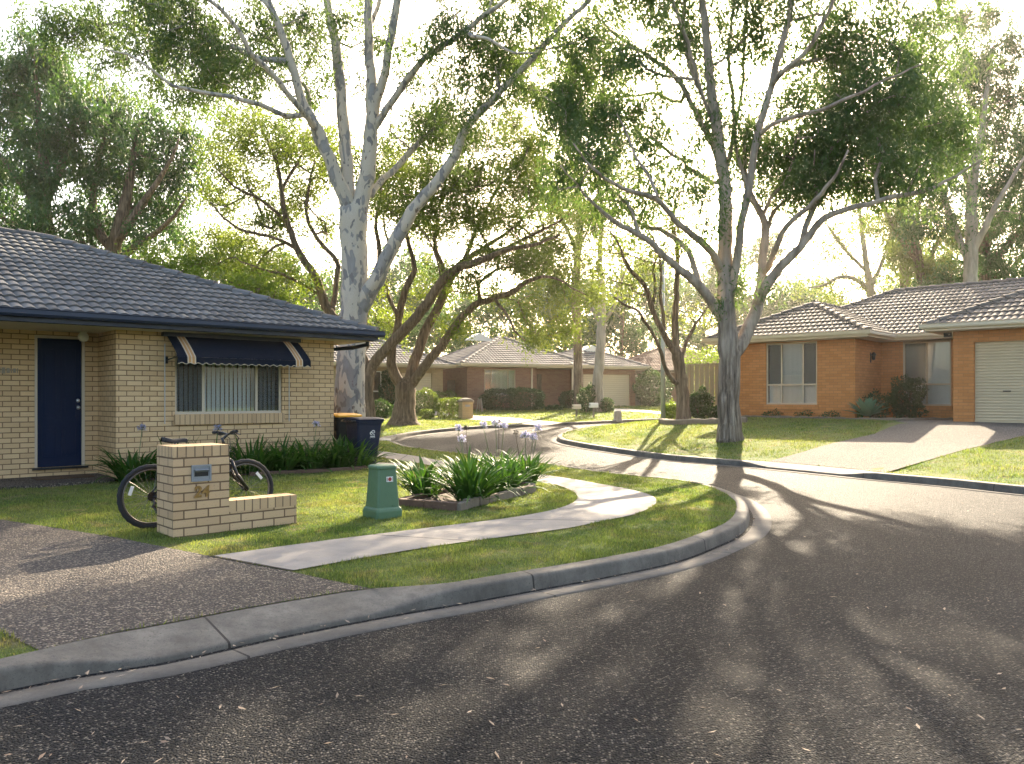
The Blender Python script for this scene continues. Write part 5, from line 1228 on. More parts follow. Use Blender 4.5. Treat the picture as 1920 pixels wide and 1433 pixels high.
# ---- background gums on the right, behind the orange brick house
gy_ = ground_py(40)
bgum('blue-trunked gum rising over the orange brick house ridge, near the right edge', [(1818, gy_, 16), (1818, 600, 14), (1818, 540, 13), (1822, 470, 12), (1820, 400, 10), (1826, 330, 8), (1840, 250, 6), (1850, 170, 4), (1860, 90, 2)],
     [([(1820, 480, 8), (1845, 430, 7), (1870, 380, 5), (1900, 330, 3.5), (1930, 280, 2)], -1.5), ([(1818, 500, 8), (1795, 440, 7), (1775, 390, 6), (1760, 330, 4), (1740, 270, 2)], 1), ([(1824, 360, 6), (1800, 300, 5), (1790, 230, 4), (1800, 160, 2)], -1)],
     [(1840, 130, 50, 40, 14), (1880, 90, 50, 40, 12), (1800, 190, 45, 40, 12), (1870, 200, 50, 40, 14), (1920, 170, 50, 50, 12), (1900, 260, 50, 40, 14), (1830, 280, 50, 40, 14), (1770, 290, 45, 40, 12), (1890, 330, 50, 36, 12), (1830, 350, 45, 36, 10), (1770, 370, 45, 36, 10), (1720, 330, 40, 36, 9), (1900, 400, 50, 40, 12), (1950, 330, 50, 90, 18), (1740, 420, 36, 30, 7)], 40, 71, bark='bark_pale')
bgum('pair-stemmed dark gum at the right edge behind the orange brick house', [(1850, gy_, 12), (1850, 600, 11), (1846, 520, 10), (1850, 450, 9), (1880, 400, 7), (1905, 350, 5), (1930, 300, 2.5)],
     [([(1848, 500, 8), (1880, 470, 7), (1915, 430, 5), (1950, 400, 3)], -1), ([(1850, 520, 6), (1890, 510, 5), (1925, 470, 4), (1960, 450, 2)], 1.5)],
     [(1880, 480, 40, 36, 14), (1910, 520, 40, 30, 14), (1940, 440, 45, 45, 14), (1860, 420, 36, 30, 9), (1910, 400, 40, 30, 9), (1790, 510, 30, 30, 9), (1760, 530, 30, 22, 7), (1960, 520, 40, 40, 10)], 42, 73)
bgum('gum with yellow-lit drooping foliage left of the blue-trunked gum', [(1740, gy_, 11), (1738, 600, 10), (1728, 520, 9), (1716, 450, 7), (1720, 390, 5), (1735, 340, 3)],
     [([(1730, 530, 6), (1750, 470, 5), (1770, 430, 4), (1785, 400, 2)], 1), ([(1722, 490, 6), (1690, 450, 5), (1670, 420, 3), (1660, 390, 2)], -1)],
     [(1690, 400, 40, 36, 11), (1740, 390, 40, 36, 11), (1780, 430, 30, 40, 9), (1660, 430, 30, 30, 7), (1720, 450, 36, 36, 9), (1750, 500, 36, 26, 8), (1690, 490, 30, 26, 6)], 43, 79, leaf='leaf_hazy')
gy_ = ground_py(50)
bgum('pale hazy gum with spreading limbs beyond the left end of the orange brick house', [(1638, gy_, 10), (1637, 620, 9), (1634, 560, 8), (1628, 520, 7), (1622, 480, 5), (1616, 430, 3.5), (1610, 390, 2)],
     [([(1634, 550, 5), (1605, 525, 4.5), (1575, 520, 4), (1545, 535, 3), (1520, 540, 2)], -1), ([(1632, 540, 5), (1650, 500, 4), (1665, 460, 3), (1670, 420, 2)], 1), ([(1626, 510, 4), (1595, 480, 3.5), (1570, 450, 3), (1550, 420, 2)], 1)],
     [(1560, 420, 36, 26, 8), (1610, 400, 40, 30, 10), (1660, 400, 36, 30, 8), (1530, 470, 30, 26, 6), (1580, 470, 36, 26, 8), (1660, 460, 36, 30, 8), (1520, 530, 30, 20, 6), (1570, 545, 30, 16, 5), (1690, 520, 36, 30, 8), (1610, 520, 26, 20, 4)], 50, 83, bark='bark_pale', leaf='leaf_hazy', per=110, csig=.55)

gy_ = ground_py(46)
bgum('tall light-green gum behind the slender tree, filling the sky between the two big gums', [(1085, gy_, 9), (1083, 640, 8.5), (1080, 520, 7.5), (1088, 420, 6.5), (1080, 320, 5), (1090, 230, 4), (1085, 140, 2)],
     [([(1082, 470, 5), (1050, 400, 4), (1030, 330, 3), (1015, 260, 2)], 1), ([(1086, 420, 5), (1125, 360, 4), (1150, 300, 3), (1165, 230, 2)], -1), ([(1082, 330, 4), (1055, 260, 3), (1045, 190, 2)], .5)],
     [(1085, 120, 45, 36, 10), (1040, 170, 45, 36, 10), (1130, 180, 45, 36, 10), (1080, 230, 45, 36, 10), (1160, 250, 40, 36, 9), (1020, 260, 45, 36, 10), (1110, 300, 45, 36, 10), (1050, 330, 45, 36, 10), (1160, 330, 40, 30, 8), (1090, 390, 45, 30, 9), (1020, 390, 40, 30, 7), (1010, 110, 40, 36, 8), (1140, 100, 40, 36, 8), (1000, 190, 40, 36, 7), (960, 120, 40, 36, 8), (950, 230, 40, 36, 8), (990, 320, 40, 36, 8), (1130, 40, 45, 36, 8), (1050, 40, 45, 36, 8)], 46, 87, leaf='leaf_hazy')
bgum('hazy gum above the orange house roof between the yellow-lit gum and the grey gum crown', [(1700, gy_, 10), (1698, 600, 9), (1694, 480, 8), (1690, 380, 6), (1684, 280, 4.5), (1690, 180, 3), (1700, 110, 2)],
     [([(1694, 470, 5), (1660, 400, 4), (1640, 330, 3), (1630, 260, 2)], 1), ([(1690, 380, 5), (1730, 320, 4), (1750, 250, 3), (1770, 180, 2)], -1)],
     [(1700, 90, 50, 36, 10), (1760, 110, 45, 36, 10), (1640, 240, 40, 36, 8), (1690, 190, 45, 36, 10), (1750, 200, 45, 36, 9), (1800, 60, 45, 36, 9), (1850, 30, 45, 30, 8), (1720, 270, 45, 36, 9), (1640, 330, 40, 30, 8), (1780, 20, 50, 30, 9), (1820, 140, 40, 36, 8)], 46, 89, leaf='leaf_bg')
# ---- hazy trees far beyond the houses: a few kinds, copied
rng0 = np.random.RandomState(7)
def far_proto(seed, h, wd, name, label):
    Y = 80.0; rng = np.random.RandomState(seed); s = Y / KF; px0 = 960; gpy = HZ + CAMZ / Y * KF
    top = gpy - h / s; tr = [(px0, gpy, 5), (px0 + 2, gpy - .35 * h / s, 4), (px0 + rng.uniform(-6, 6), gpy - .65 * h / s, 2.8), (px0 + rng.uniform(-8, 8), top, 1)]
    limbs = []
    for k in range(5):
        t = rng.uniform(.3, .7); a = rng.choice([-1, 1]); y0 = gpy - t * h / s; limbs.append(([(px0, y0, 2.5), (px0 + a * wd / s * .3, y0 - .12 * h / s, 1.8), (px0 + a * wd / s * .5, y0 - .25 * h / s, 1)], rng.uniform(-2.5, 2.5)))
    bl = []
    for k in range(22):
        t = rng.uniform(.38, 1.0); r = wd / s * .52 * math.sin(math.pi * min(1, (t - .25) / .8)) ** .7; bl.append((px0 + rng.uniform(-1, 1) * r, gpy - t * h / s, 1.4 / s, .9 / s, 5, rng.uniform(-1, 1) * r * s))
    o = tree(name, label, [(tr, 0)] + limbs, bl, Y, (0, Y, -.02), M['bark_dark'], M['leaf_bg'], seed, per=70, ll=(.5, .18), csig=.75, zmin=2.5, droop=.5, tip=.02, sides=7)
    return o
far = [far_proto(101, 15, 11, 'far_gum', 'tall'), far_proto(102, 11, 9, 'far_gum', 'mid'), far_proto(103, 18, 10, 'far_gum', 'high')]
# (px, distance, kind, scale, label)
FT = [(880, 66, 1, .80, 'dusky far gum directly above the roof of the red brick house'), (985, 68, 0, .72, 'hazy far gum above the ridge of the red brick house, left of the pale-trunked gum'), (1060, 72, 1, 1.0, 'dark far gum seen behind the crown of the slim pale-trunked gum'),
      (1165, 70, 0, .8, 'dark far gum between the red brick house and the brown-roofed house'), (1235, 86, 2, .80, 'hazy far gum behind the ridge of the brown-roofed house'), (1320, 82, 0, .9, 'hazy far gum just left of the forked grey trunk'), (1420, 84, 2, .92, 'tall golden-hazed far gum seen through the fork of the grey gum'),
      (1490, 78, 1, 1.0, 'rounded hazy far gum above the left end of the orange brick house roof'), (1560, 90, 0, .85, 'pale far gum left of the spreading pale hazy gum'), (540, 62, 0, .72, 'far gum glimpsed between the jacaranda branches, left of the blotched trunk'), (620, 74, 1, 1.05, 'far gum glimpsed just left of the blotched trunk'), (720, 66, 0, .8, 'far gum glimpsed between blotched trunk and forked jacaranda'),
      (800, 76, 2, .72, 'far gum above the tan brick house roof'), (430, 58, 1, .95, 'far gum behind the sunlit bushy young tree'), (1690, 74, 2, .8, 'far gum hidden in glare behind the yellow-lit gum'), (1780, 80, 0, 1.0, 'far gum behind the blue-trunked gum'), (260, 64, 0, .8, 'far gum low behind the leafy left gum'), (130, 70, 1, 1.0, 'far gum low behind the broad far left gum')]
used = set()
for k, (px, Y, kind, sc, lab) in enumerate(FT):
    if kind in used: o = copy_tree(far[kind])
    else: o = far[kind]; used.add(kind)
    o.location = ((px - CX) / KF * Y, Y, float(zF(0, Y)) - .1); o.scale = (sc, sc, sc); o.rotation_euler = (0, 0, rng0.uniform(0, 6.28)); o['label'] = lab; o['group'] = 'hazy gums beyond the houses'
# ================================================================ strappy plants
def straps(C, AZ, EL, LN, WD, bendv, rng, seg=6, tipw=.12):
    """arching strap leaves -> (V, F, rnd)"""
    n = len(C); V = np.zeros((n, seg + 1, 3, 3)); p = C.copy(); el = EL.copy(); h = np.stack([np.cos(AZ), np.sin(AZ), 0 * AZ], 1); sv = np.stack([-np.sin(AZ), np.cos(AZ), 0 * AZ], 1)
    for k in range(seg + 1):
        t = k / seg; wv = WD * (.55 + .45 * math.sin(min(1, t * 2.2) * math.pi / 2)) * (1 if t < .55 else max(tipw * .3, 1 - ((t - .55) / .45) ** 1.6))
        up = np.stack([-np.cos(AZ) * np.sin(el), -np.sin(AZ) * np.sin(el), np.cos(el)], 1)
        V[:, k, 0] = p - sv * wv[:, None] / 2 + up * (wv * .18)[:, None]; V[:, k, 1] = p; V[:, k, 2] = p + sv * wv[:, None] / 2 + up * (wv * .18)[:, None]
        d = h * np.cos(el)[:, None] + np.array([0, 0, 1.0]) * np.sin(el)[:, None]
        p = p + d * (LN / seg)[:, None]; el = el - bendv * (.35 + 1.3 * t)
    F = []
    for k in range(seg):
        for j in range(2): F.append([3 * k + j, 3 * k + j + 1, 3 * (k + 1) + j + 1, 3 * (k + 1) + j])
    F = np.array(F); base = np.arange(n)[:, None, None] * (3 * (seg + 1))
    return V.reshape(-1, 3), (F[None] + base).reshape(-1, 4), np.repeat(rng.random(n), 2 * seg)
def agapanthus(label, loc, seed, n=75, ln=.62, spread=.16, flowers=(), group='agapanthus', wd=.046):
    rng = np.random.RandomState(seed); t = thing('agapanthus', label, 'plant', loc, 0, group)
    C = np.zeros((n, 3)); a = rng.uniform(0, 6.283, n); r = spread * np.sqrt(rng.random(n)); C[:, 0] = r * np.cos(a); C[:, 1] = r * np.sin(a)
    az = a + rng.normal(0, .5, n); el = np.clip(rng.normal(1.02, .27, n), .35, 1.5)
    V, F, rn = straps(C, az, el, ln * rng.uniform(.7, 1.15, n), wd * rng.uniform(.7, 1.2, n), rng.uniform(.10, .36, n), rng)
    V[:, 2] = np.maximum(V[:, 2], .012)
    npmesh('foliage', V, F, M['agap'], t, rn, True)
    for k, (dx, dy, h, dry) in enumerate(flowers):
        h -= .10; b = MB(); x0, y0 = dx * .35, dy * .35; b.tube([(x0, y0, .05), (x0 + (dx - x0) * .4, y0 + (dy - y0) * .4, h * .5), (dx, dy, h - .03)], [.006, .0055, .005], 6)
        st = b.build('flower_stalk', M['dry_head'] if dry else M['stalk'], t, smooth=True)
        m = 26 if dry else 70; u = rng.normal(size=(m, 3)); u /= np.linalg.norm(u, axis=1)[:, None]; u[:, 2] = np.where(u[:, 2] < -.5, -u[:, 2], u[:, 2]); c0 = np.array([dx, dy, h])
        rr = .04 if dry else .085
        b = MB()
        for q in range(0, m, 2 if not dry else 1): b.tube([tuple(c0 - [0, 0, .03]), tuple(c0 + u[q] * rr * .9)], .0018, 3)
        hb = b.build('umbel', M['dry_head'] if dry else M['stalk'], st)
        if dry: leaves_mesh('seed_head', c0 + u * rr * .7, u + 0, np.full(m, .025), np.full(m, .018), M['dry_head'], st, rng)
        else:
            V5 = np.repeat(c0 + u * rr * np.linspace(.25, .8, m)[:, None], 4, 0); D5 = np.repeat(u, 4, 0) + rng.normal(0, .5, (4 * m, 3)); leaves_mesh('flower_head', V5, D5, rng.uniform(.02, .032, 4 * m), np.full(4 * m, .011), M['agap_flower'], st, rng)
    return t
zl = lambda x, y: float(zL(x, y))
def hw(x, y, z=0.0): v = Lw @ Vector((x, y, 0)); return (v.x, v.y, zl(v.x, v.y) + z)
# narrow soil bed under the window, with a brick edge
bed = np.array([hw(*q)[:2] for q in ((-4.15, -.02), (-4.15, -.42), (-.9, -.85), (-.1, -.85), (.25, -.4), (.1, -.02))])
tag(region('soil_bed', bed, zL, M['soil'], .3, .02), kind='structure')
e_ = MB(); pts = [hw(*q) for q in ((-2.2, -.70), (-1.5, -.82), (-.8, -.92), (-.05, -.90), (.25, -.5))]
pl_ = catmull([p[:2] for p in pts], .12)
for a, c in zip(pl_, pl_[1:]): 
    d = Vector(c - a); 
e_.grid([(q[0] + nn_[0] * o, q[1] + nn_[1] * o, zl(q[0], q[1]) + z) for q, nn_ in zip(pl_, pl_normals(pl_)) for o, z in ((-.05, -.05), (-.05, .06), (.05, .065), (.05, -.05))], 4, len(pl_))
tag(e_.build('garden_edging', M['timber_edge'], None), 'low brown edging along the soil bed under the cream house window', 'edging')
HP = [(-4.0, -.30, 80, [(-.12 + .22, .05, .98, False)], 'agapanthus clump at the corner beside the porch, one lilac bloom above it'), (-3.45, -.38, 60, [], 'agapanthus clump half hidden behind the letterbox pillar'),
      (-2.75, -.42, 60, [(.05, .1, .95, False)], 'agapanthus clump seen between bicycle saddle and handlebar'), (-2.05, -.45, 80, [], 'agapanthus clump behind the bicycle handlebar'), (-1.5, -.50, 90, [], 'agapanthus clump under the middle of the awning window'),
      (-.95, -.48, 80, [(.12, .05, .98, False)], 'agapanthus clump with one lilac bloom near the house corner'), (-.35, -.5, 95, [], 'wide agapanthus clump nearest the wheelie bins'), (-.02, -.62, 55, [], 'small agapanthus clump at the end of the bed beside the bins')]
for k, (x, y, n, fl, lab) in enumerate(HP):
    v = hw(x, y); d = Lw.to_3x3() @ Vector((1, 0, 0))
    agapanthus(lab, (v[0], v[1], v[2] - .01), 200 + k, int(n * 1.4), .74, .24, fl, 'agapanthus along the cream house wall')
# island bed on the lawn
bc = [tuple(G(px, py, zL))[:2] for px, py in ((745, 948), (857, 958), (1000, 922))]
bx = [bc[0], bc[1], bc[2], (bc[2][0] - .05, bc[2][1] + .55), (bc[0][0] + bc[2][0] - bc[1][0] - .2, bc[0][1] + bc[2][1] - bc[1][1] - .1)]
tag(region('soil_bed', np.array(bx), zL, M['soil'], .3, .03), kind='structure')
sgs = [(bx[0], bx[1], 2, 'timber_edge', .10), (bx[1], bx[2], 9, 'edge_brick', .10), (bx[2], bx[3], 3, 'edge_brick', .08), (bx[3], bx[4], 4, 'timber_edge', .08), (bx[4], bx[0], 3, 'timber_edge', .08)]
gb_ = thing('garden_edging', 'low brown brick edging round the island bed of agapanthus', 'edging', (bx[1][0], bx[1][1], zl(*bx[1])))
rr = random.Random(4)
for a, c, m, mt, h in sgs:
    a, c = Vector(a), Vector(c); L = (c - a).length; d = (c - a).normalized(); nn_ = Vector((-d.y, d.x)); b = MB()
    for k in range(m):
        s0, s1 = L * k / m + .006, L * (k + 1) / m - .006; hh = h + rr.uniform(-.012, .012); o = rr.uniform(-.008, .008)
        Mx = Matrix(((d.x, nn_.x, 0, a.x - bx[1][0]), (d.y, nn_.y, 0, a.y - bx[1][1]), (0, 0, 1, 0), (0, 0, 0, 1)))
        b.box(s0, s1, -.05 + o, .06 + o, -.05, hh, Mx)
    b.build('edging_block' if m > 4 else 'edging_board', M[mt], gb_, bevel=.008)
def ip(px, py): v = G(px, py, zL); return (v.x, v.y, zl(v.x, v.y) + .02)
IP = [((797, 934), 80, .56, [], 'left front agapanthus clump in the island bed'), ((884, 944), 115, .66, [], 'largest front agapanthus clump in the island bed, nearest the viewer'),
      ((945, 926), 85, .56, [], 'middle agapanthus clump in the island bed behind the front one'), ((880, 912), 60, .52, [(-.17, .0, .97, False), (-.05, .06, .98, True), (-.12, .1, .80, False)], 'back left agapanthus clump in the island bed, one lilac and one dry head'),
      ((935, 905), 80, .55, [(-.25, .1, 1.0, False), (-.05, .05, 1.03, False), (.08, .0, 1.0, False), (.0, .2, 1.05, True)], 'agapanthus clump at the back middle of the island bed with tall lilac heads'), ((985, 910), 85, .56, [(-.15, .1, .90, True), (.0, .05, .86, False), (.12, -.05, .83, False), (.2, .05, .97, False)], 'right agapanthus clump in the island bed with several fading heads')]
for k, (pp_, n, ln, fl, lab) in enumerate(IP): agapanthus(lab, ip(*pp_), 300 + k, int(n * 1.35), ln * 1.10, .18, fl, 'agapanthus in the island bed', .042)

# ================================================================ shrubs and hedges
def shrub(name, label, c, size, seed, leaf='leaf_shrub', n=2500, ll=.06, shape=2.0, lumps=.18, inner=.25, cat='shrub', stems=True, up=0.0, zlo=0.0):
    """clipped or loose bush: leaves spread through a superellipsoid shell"""
    rng = np.random.RandomState(seed); t = thing(name, label, cat, c, 0)
    u = rng.normal(size=(n, 3)); u /= np.linalg.norm(u, axis=1)[:, None]
    q = (np.abs(u) ** shape).sum(1) ** (-1 / shape); r = (1 - inner * rng.random(n) ** 1.5)
    lum = 1 + lumps * (np.sin(u[:, 0] * 5 + seed) * np.sin(u[:, 1] * 4 + 2 * seed) + .6 * np.sin(u[:, 2] * 7 + u[:, 0] * 6))
    p = u * (q * r * lum)[:, None] * np.array(size) * .5; p[:, 2] += size[2] * .5 + zlo
    k = p[:, 2] > .01; p = p[k]; u = u[k]
    D = u * .6 + rng.normal(size=p.shape) * .7; D[:, 2] += up
    rn = np.clip(.5 + .25 * np.sin(p[:, 0] * 4 + seed) + rng.normal(0, .25, len(p)), 0, 1)
    leaves_mesh('foliage', p, D, ll * rng.uniform(.7, 1.3, len(p)), ll * .5 * rng.uniform(.7, 1.3, len(p)), M[leaf], t, rng, rn=rn)
    if stems:
        b = MB()
        for k in range(6):
            a = rng.uniform(0, 6.28); f = rng.uniform(.2, .36); b.tube([(.05 * math.cos(a), .05 * math.sin(a), -.08), (size[0] * f * .5 * math.cos(a), size[1] * f * .5 * math.sin(a), size[2] * .4 + zlo), (size[0] * f * math.cos(a), size[1] * f * math.sin(a), size[2] * .75 + zlo)], [.03, .02, .008], 5)
        b.build('stem', M['bark_dark'], t)
    return t
def fg(px, py): v = G(px, py, zF); return v.x, v.y, float(zF(v.x, v.y)) - .02
def fshrub(name, label, px, py, wpx, hpx, seed, depth=None, **kw):
    x, y, z = fg(px, py); s = y / KF; wv, hv = wpx * s, hpx * s
    return shrub(name, label, (x, y + (depth or wv) * .5, z), (wv, depth or wv, hv), seed, **kw)
fshrub('topiary', 'large round clipped bush right of the forked jacaranda trunk', 793, 779, 58, 50, 1, leaf='leaf_hedge', n=5000, ll=.08, lumps=.08)
fshrub('topiary', 'flat-topped clipped bush behind the round clipped one', 833, 772, 40, 38, 2, leaf='leaf_hedge', n=2600, ll=.08, shape=3)
fshrub('hedge', 'box-shaped clipped hedge beside the small brick letterbox', 846, 785, 52, 38, 3, leaf='leaf_hedge', n=5000, ll=.08, shape=5, lumps=.05, depth=1.2)
fshrub('topiary', 'tiny round clipped bush at the foot of the large round one', 799, 786, 26, 19, 4, leaf='leaf_hedge', n=1500, ll=.07)
fshrub('shrub', 'dark bush under the window left of the jacaranda', 706, 785, 52, 34, 5, n=3000, ll=.1)
fshrub('shrub', 'tall dark bush behind the jacaranda trunk', 728, 774, 40, 80, 6, n=3600, ll=.12, lumps=.25)
fshrub('hedge', 'long dark hedge in front of the red brick house', 962, 771, 116, 42, 7, n=9000, ll=.11, shape=4, lumps=.08, depth=1.6)
fshrub('shrub', 'round grey-green bush near the porch of the red brick house', 1072, 767, 44, 34, 8, n=3000, ll=.11, lumps=.08)
fshrub('shrub', 'loose bush just left of the slim pale gum', 1103, 773, 30, 48, 9, n=2400, ll=.12, lumps=.3)
fshrub('shrub', 'small dark bush just right of the slim pale gum', 1137, 773, 26, 26, 10, n=1600, ll=.11, lumps=.2)
fshrub('ground_plant', 'low grey-green plant below the porch of the red brick house', 1040, 770, 34, 10, 11, n=700, ll=.1, stems=False)
fshrub('shrub', 'big rounded bush against the dark timber fence beyond the pole', 1226, 763, 72, 68, 12, n=6000, ll=.13, lumps=.2, leaf='leaf_shrub')
def rg_(px, py): v = G(px, py, zR); return v.x, v.y, float(zR(v.x, v.y)) - .02
def rshrub(name, label, px, py, wpx, hpx, seed, **kw):
    x, y, z = rg_(px, py); s = y / KF; return shrub(name, label, (x, y, z), (wpx * s, wpx * s, hpx * s), seed, **kw)
rshrub('shrub', 'dark bush between the slender tree and the tan fence', 1312, 786, 42, 52, 13, n=3600, ll=.09, lumps=.3)
rshrub('shrub', 'pale yellow-green bush at the foot of the metal pole', 1258, 789, 22, 34, 14, n=900, ll=.1, leaf='leaf_bright', lumps=.3)
rshrub('shrub', 'little bush against the tan fence near the grey gum trunk', 1340, 786, 22, 24, 15, n=1000, ll=.08, lumps=.3)
x_, y_, z_ = fg(1322, 770); shrub('shrub', 'bright green bush showing above the tan fence', (P(1320, 0, 38).x, 38, z_), (2.2, 2.0, 3.0), 16, leaf='leaf_bright', n=4500, ll=.12, lumps=.25)
v = wr(-1.9, 2.3); shrub('shrub', 'dark layered shrub in the corner under the right window of the orange house', (*v, HRZ - .02), (.95, .9, 1.2), 17, leaf='leaf_shrub', n=5200, ll=.075, lumps=.35)
v = wr(-2.45, 1.3); shrub('shrub', 'small dark leafy shrub behind the agave by the orange house wall', (*v, HRZ - .02), (.7, .7, .8), 18, leaf='leaf_shrub', n=1500, ll=.07, lumps=.3)
for k, (x, lab) in enumerate(((-5.3, 'low weedy plant under the left window of the orange house'), (-4.3, 'tiny weedy plant between window and corner of the orange house'), (-3.45, 'low weedy plant near the corner of the orange house'))):
    v = wr(x, .48); shrub('ground_plant', lab, (*v, float(zR(*v)) - .01), (.55, .3, .22), 20 + k, leaf='leaf_shrub', n=330, ll=.06, stems=False, lumps=.4)
# agave
v = wr(-2.35, .35); ag = thing('agave', 'blue-green agave rosette at the corner of the orange brick house', 'plant', (*v, HRZ - .02)); rng = np.random.RandomState(9)
n = 34; a = np.arange(n) * 2.399; el = np.linspace(1.45, .25, n) + rng.normal(0, .06, n)
V, F, rn = straps(np.stack([.06 * np.cos(a), .06 * np.sin(a), .12 + 0 * a], 1), a, el, np.linspace(.55, .72, n) * rng.uniform(.9, 1.1, n), np.full(n, .17), np.full(n, .045), rng, 6)
npmesh('foliage', V, F, M['agave'], ag, rn, True)
v = wr(-2.7, .75); agx = thing('strappy_plant', 'thin upright strappy plant against the orange house corner', 'plant', (*v, HRZ - .02)); n = 22
V, F, rn = straps(rng.normal(0, .05, (n, 3)) * [1, 1, 0], rng.uniform(0, 6.28, n), rng.uniform(1.1, 1.5, n), rng.uniform(.4, .75, n), np.full(n, .03), np.full(n, .08), rng, 5); npmesh('foliage', V, F, M['agap'], agx, rn, True)
# garden bed edging in front of the orange house and at the street corner
def edging(label, pts, zf, mat, h=.10, wd=.12, name='garden_edging'):
    p = catmull(pts, .15); nn_ = pl_normals(p); b = MB(); rows = []; rq = random.Random(len(label))
    for q, m in zip(p, nn_):
        j = rq.uniform(-.015, .015)
        for o, z in ((-.5, -.06), (-.5, h * .8 + j), (-.25, h + j), (.25, h + j), (.5, h * .8 + j), (.5, -.06)): rows.append((q[0] + m[0] * o * wd, q[1] + m[1] * o * wd, float(zf(q[0], q[1])) + z))
    b.grid(rows, 6, len(p)); b.face(rows[:6]); b.face(rows[-6:][::-1]); return tag(b.build(name, M[mat], None), label, 'edging')
edging('dark garden edging along the foot of the orange brick house', [wr(-7.3, .3), wr(-5, .25), wr(-3.2, .2), wr(-2.6, -.15), wr(-1.6, -.05), wr(-.9, 1.2), wr(-.3, 2.2)], zR, 'edge_brick', .07, .1)
tag(region('soil_bed', np.array([wr(-7.2, .33), wr(-3.2, .24), wr(-2.6, -.1), wr(-1.65, 0), wr(-.95, 1.2), wr(-.3, 2.3), wr(-.3, 2.95), wr(-2.8, 2.95), wr(-2.8, .68), wr(-7.2, .68)]), zR, M['soil'], .4, .02), kind='structure')
edging('rough grassy edging stones at the street corner below the slender tree', [rg_(1240, 794)[:2], rg_(1262, 796)[:2], rg_(1300, 795)[:2], rg_(1350, 794)[:2], rg_(1400, 792)[:2]], zR, 'edge_brick', .16, .2)

# ================================================================ fences, posts, letterboxes
def fence(name, label, a, c, zb, h, mat, board=.15, gap=.008, ribs=False, posts=2.4, step=0.0):
    a, c = Vector(a), Vector(c); L = (c - a).length; d = (c - a).normalized(); nn_ = Vector((-d.y, d.x)); t = thing(name, label, 'fence', (a.x, a.y, zb))
    Mx = Matrix(((d.x, nn_.x, 0, 0), (d.y, nn_.y, 0, 0), (0, 0, 1, 0), (0, 0, 0, 1))); b = MB(); s = 0; rq = random.Random(int(L * 10)); k = 0
    while s < L - .02:
        w_ = min(board, L - s); hh = h + (0 if ribs else rq.uniform(-.02, .02)); o = (.05 if k % 2 else 0) if ribs else rq.uniform(-.004, .004); b.rn = rq.random()
        b.box(s, s + w_ - gap, o, o + .018, .03, hh, Mx); s += board; k += 1
    b.build('panel', M[mat], t); b = MB()
    for z in (.3, h - .25): b.box(0, L, .045, .085, z, z + .07, Mx)
    if ribs: b.box(0, L, -.012, .05, h, h + .05, Mx)
    b.build('rail', M[mat], t); s = 0
    while s <= L + .01: b = MB(); b.box(s - .04, s + .04, .086, .16, -.2, h + (.05 if ribs else -.03), Mx); b.build('post', M[mat], t); s += posts
    return t
q = wr(-7, 1.6); q2_ = wr(-9.1, 1.6); fence('steel_fence', 'tan ribbed steel fence between the slender tree and the orange house', q2_, q, .80, 1.85, 'fence_tan', .10, .0, True, 2.4)
fence('timber_fence', 'dark weathered timber fence right of the red brick house garage', (P(1189, 0, 50.3).x, 50.3), (P(1255, 0, 53).x, 53), .82, 1.9, 'wood_grey')
fence('timber_gate', 'grey timber gate between the tan and red brick houses', (P(841, 0, 46.6).x, 46.6), (P(876, 0, 46.9).x, 46.9), .75, 1.75, 'wood_grey', posts=1.1)
x, y, z = rg_(1243, 791); b = MB(); b.tube([(0, 0, -.2), (0, 0, 2.5), (0, 0, 5.6)], [.085, .075, .06], 12)
pole = thing('street_pole', 'galvanised metal street pole at the corner beside the slender tree', 'pole', (x, y, z)); b.build('pole', M['galv'], pole, smooth=True)
b = MB(); b.lathe([(.068, 5.56), (.068, 5.62), (.04, 5.66), (0, 5.67)], n=12); b.build('pole_cap', M['galv'], pole)
# far brick letterbox pillar
x, y, z = fg(873, 785); t = thing('brick_letterbox', 'small red brick letterbox pillar beside the box hedge across the street', 'letterbox', (x, y, z), R(25))
s = y / KF; b = MB(); wall(b, [(-.27, .27), (-.27, -.27), (.27, -.27), (.27, .27), (-.27, .27)], -.1, .80); b.build('pillar', M['brick_tan'], t)
b = MB(); loft(b, [(.31, .80), (.31, .87), (.2, .96), (.05, 1.0)]); b.build('cap', M['edge_brick'], t); b = MB(); b.box(-.12, .12, -.285, -.272, .58, .68); b.build('letter_plate', M['lbox'], t)
def postbox(label, px, py, top, mt, lid):
    x, y, z = fg(px, py); h = (py - top) * y / KF; t = thing('post_letterbox', label, 'letterbox', (x, y, z), R(15)); b = MB(); b.box(-.035, .035, -.035, .035, -.1, h - .25); b.build('post', M['wood_grey'], t)
    b = MB(); rows = []; 
    pf = [(-.13, 0), (.13, 0), (.13, .15), (.08, .23), (-.08, .23), (-.13, .15)]
    Mr = Matrix(((0, 0, 1, 0), (1, 0, 0, 0), (0, 1, 0, h - .25), (0, 0, 0, 1))); b.prism(pf, -.2, .2, Mr); bx_ = b.build('box', M[mt], t, bevel=.01)
    b = MB(); b.box(-.215, -.201, -.09, .09, h - .14, h - .10); b.build('slot', M['black'], bx_); b = MB(); b.box(.203, .214, -.10, .10, h - .23, h - .09); b.build('door', M[lid], bx_)
postbox('cream letterbox on a post, the left one on the lawn across the street', 1081, 781, 757, 'cream', 'cream')
postbox('white letterbox with a red side on a post, right of the cream one', 1113, 783, 754, 'white', 'red')
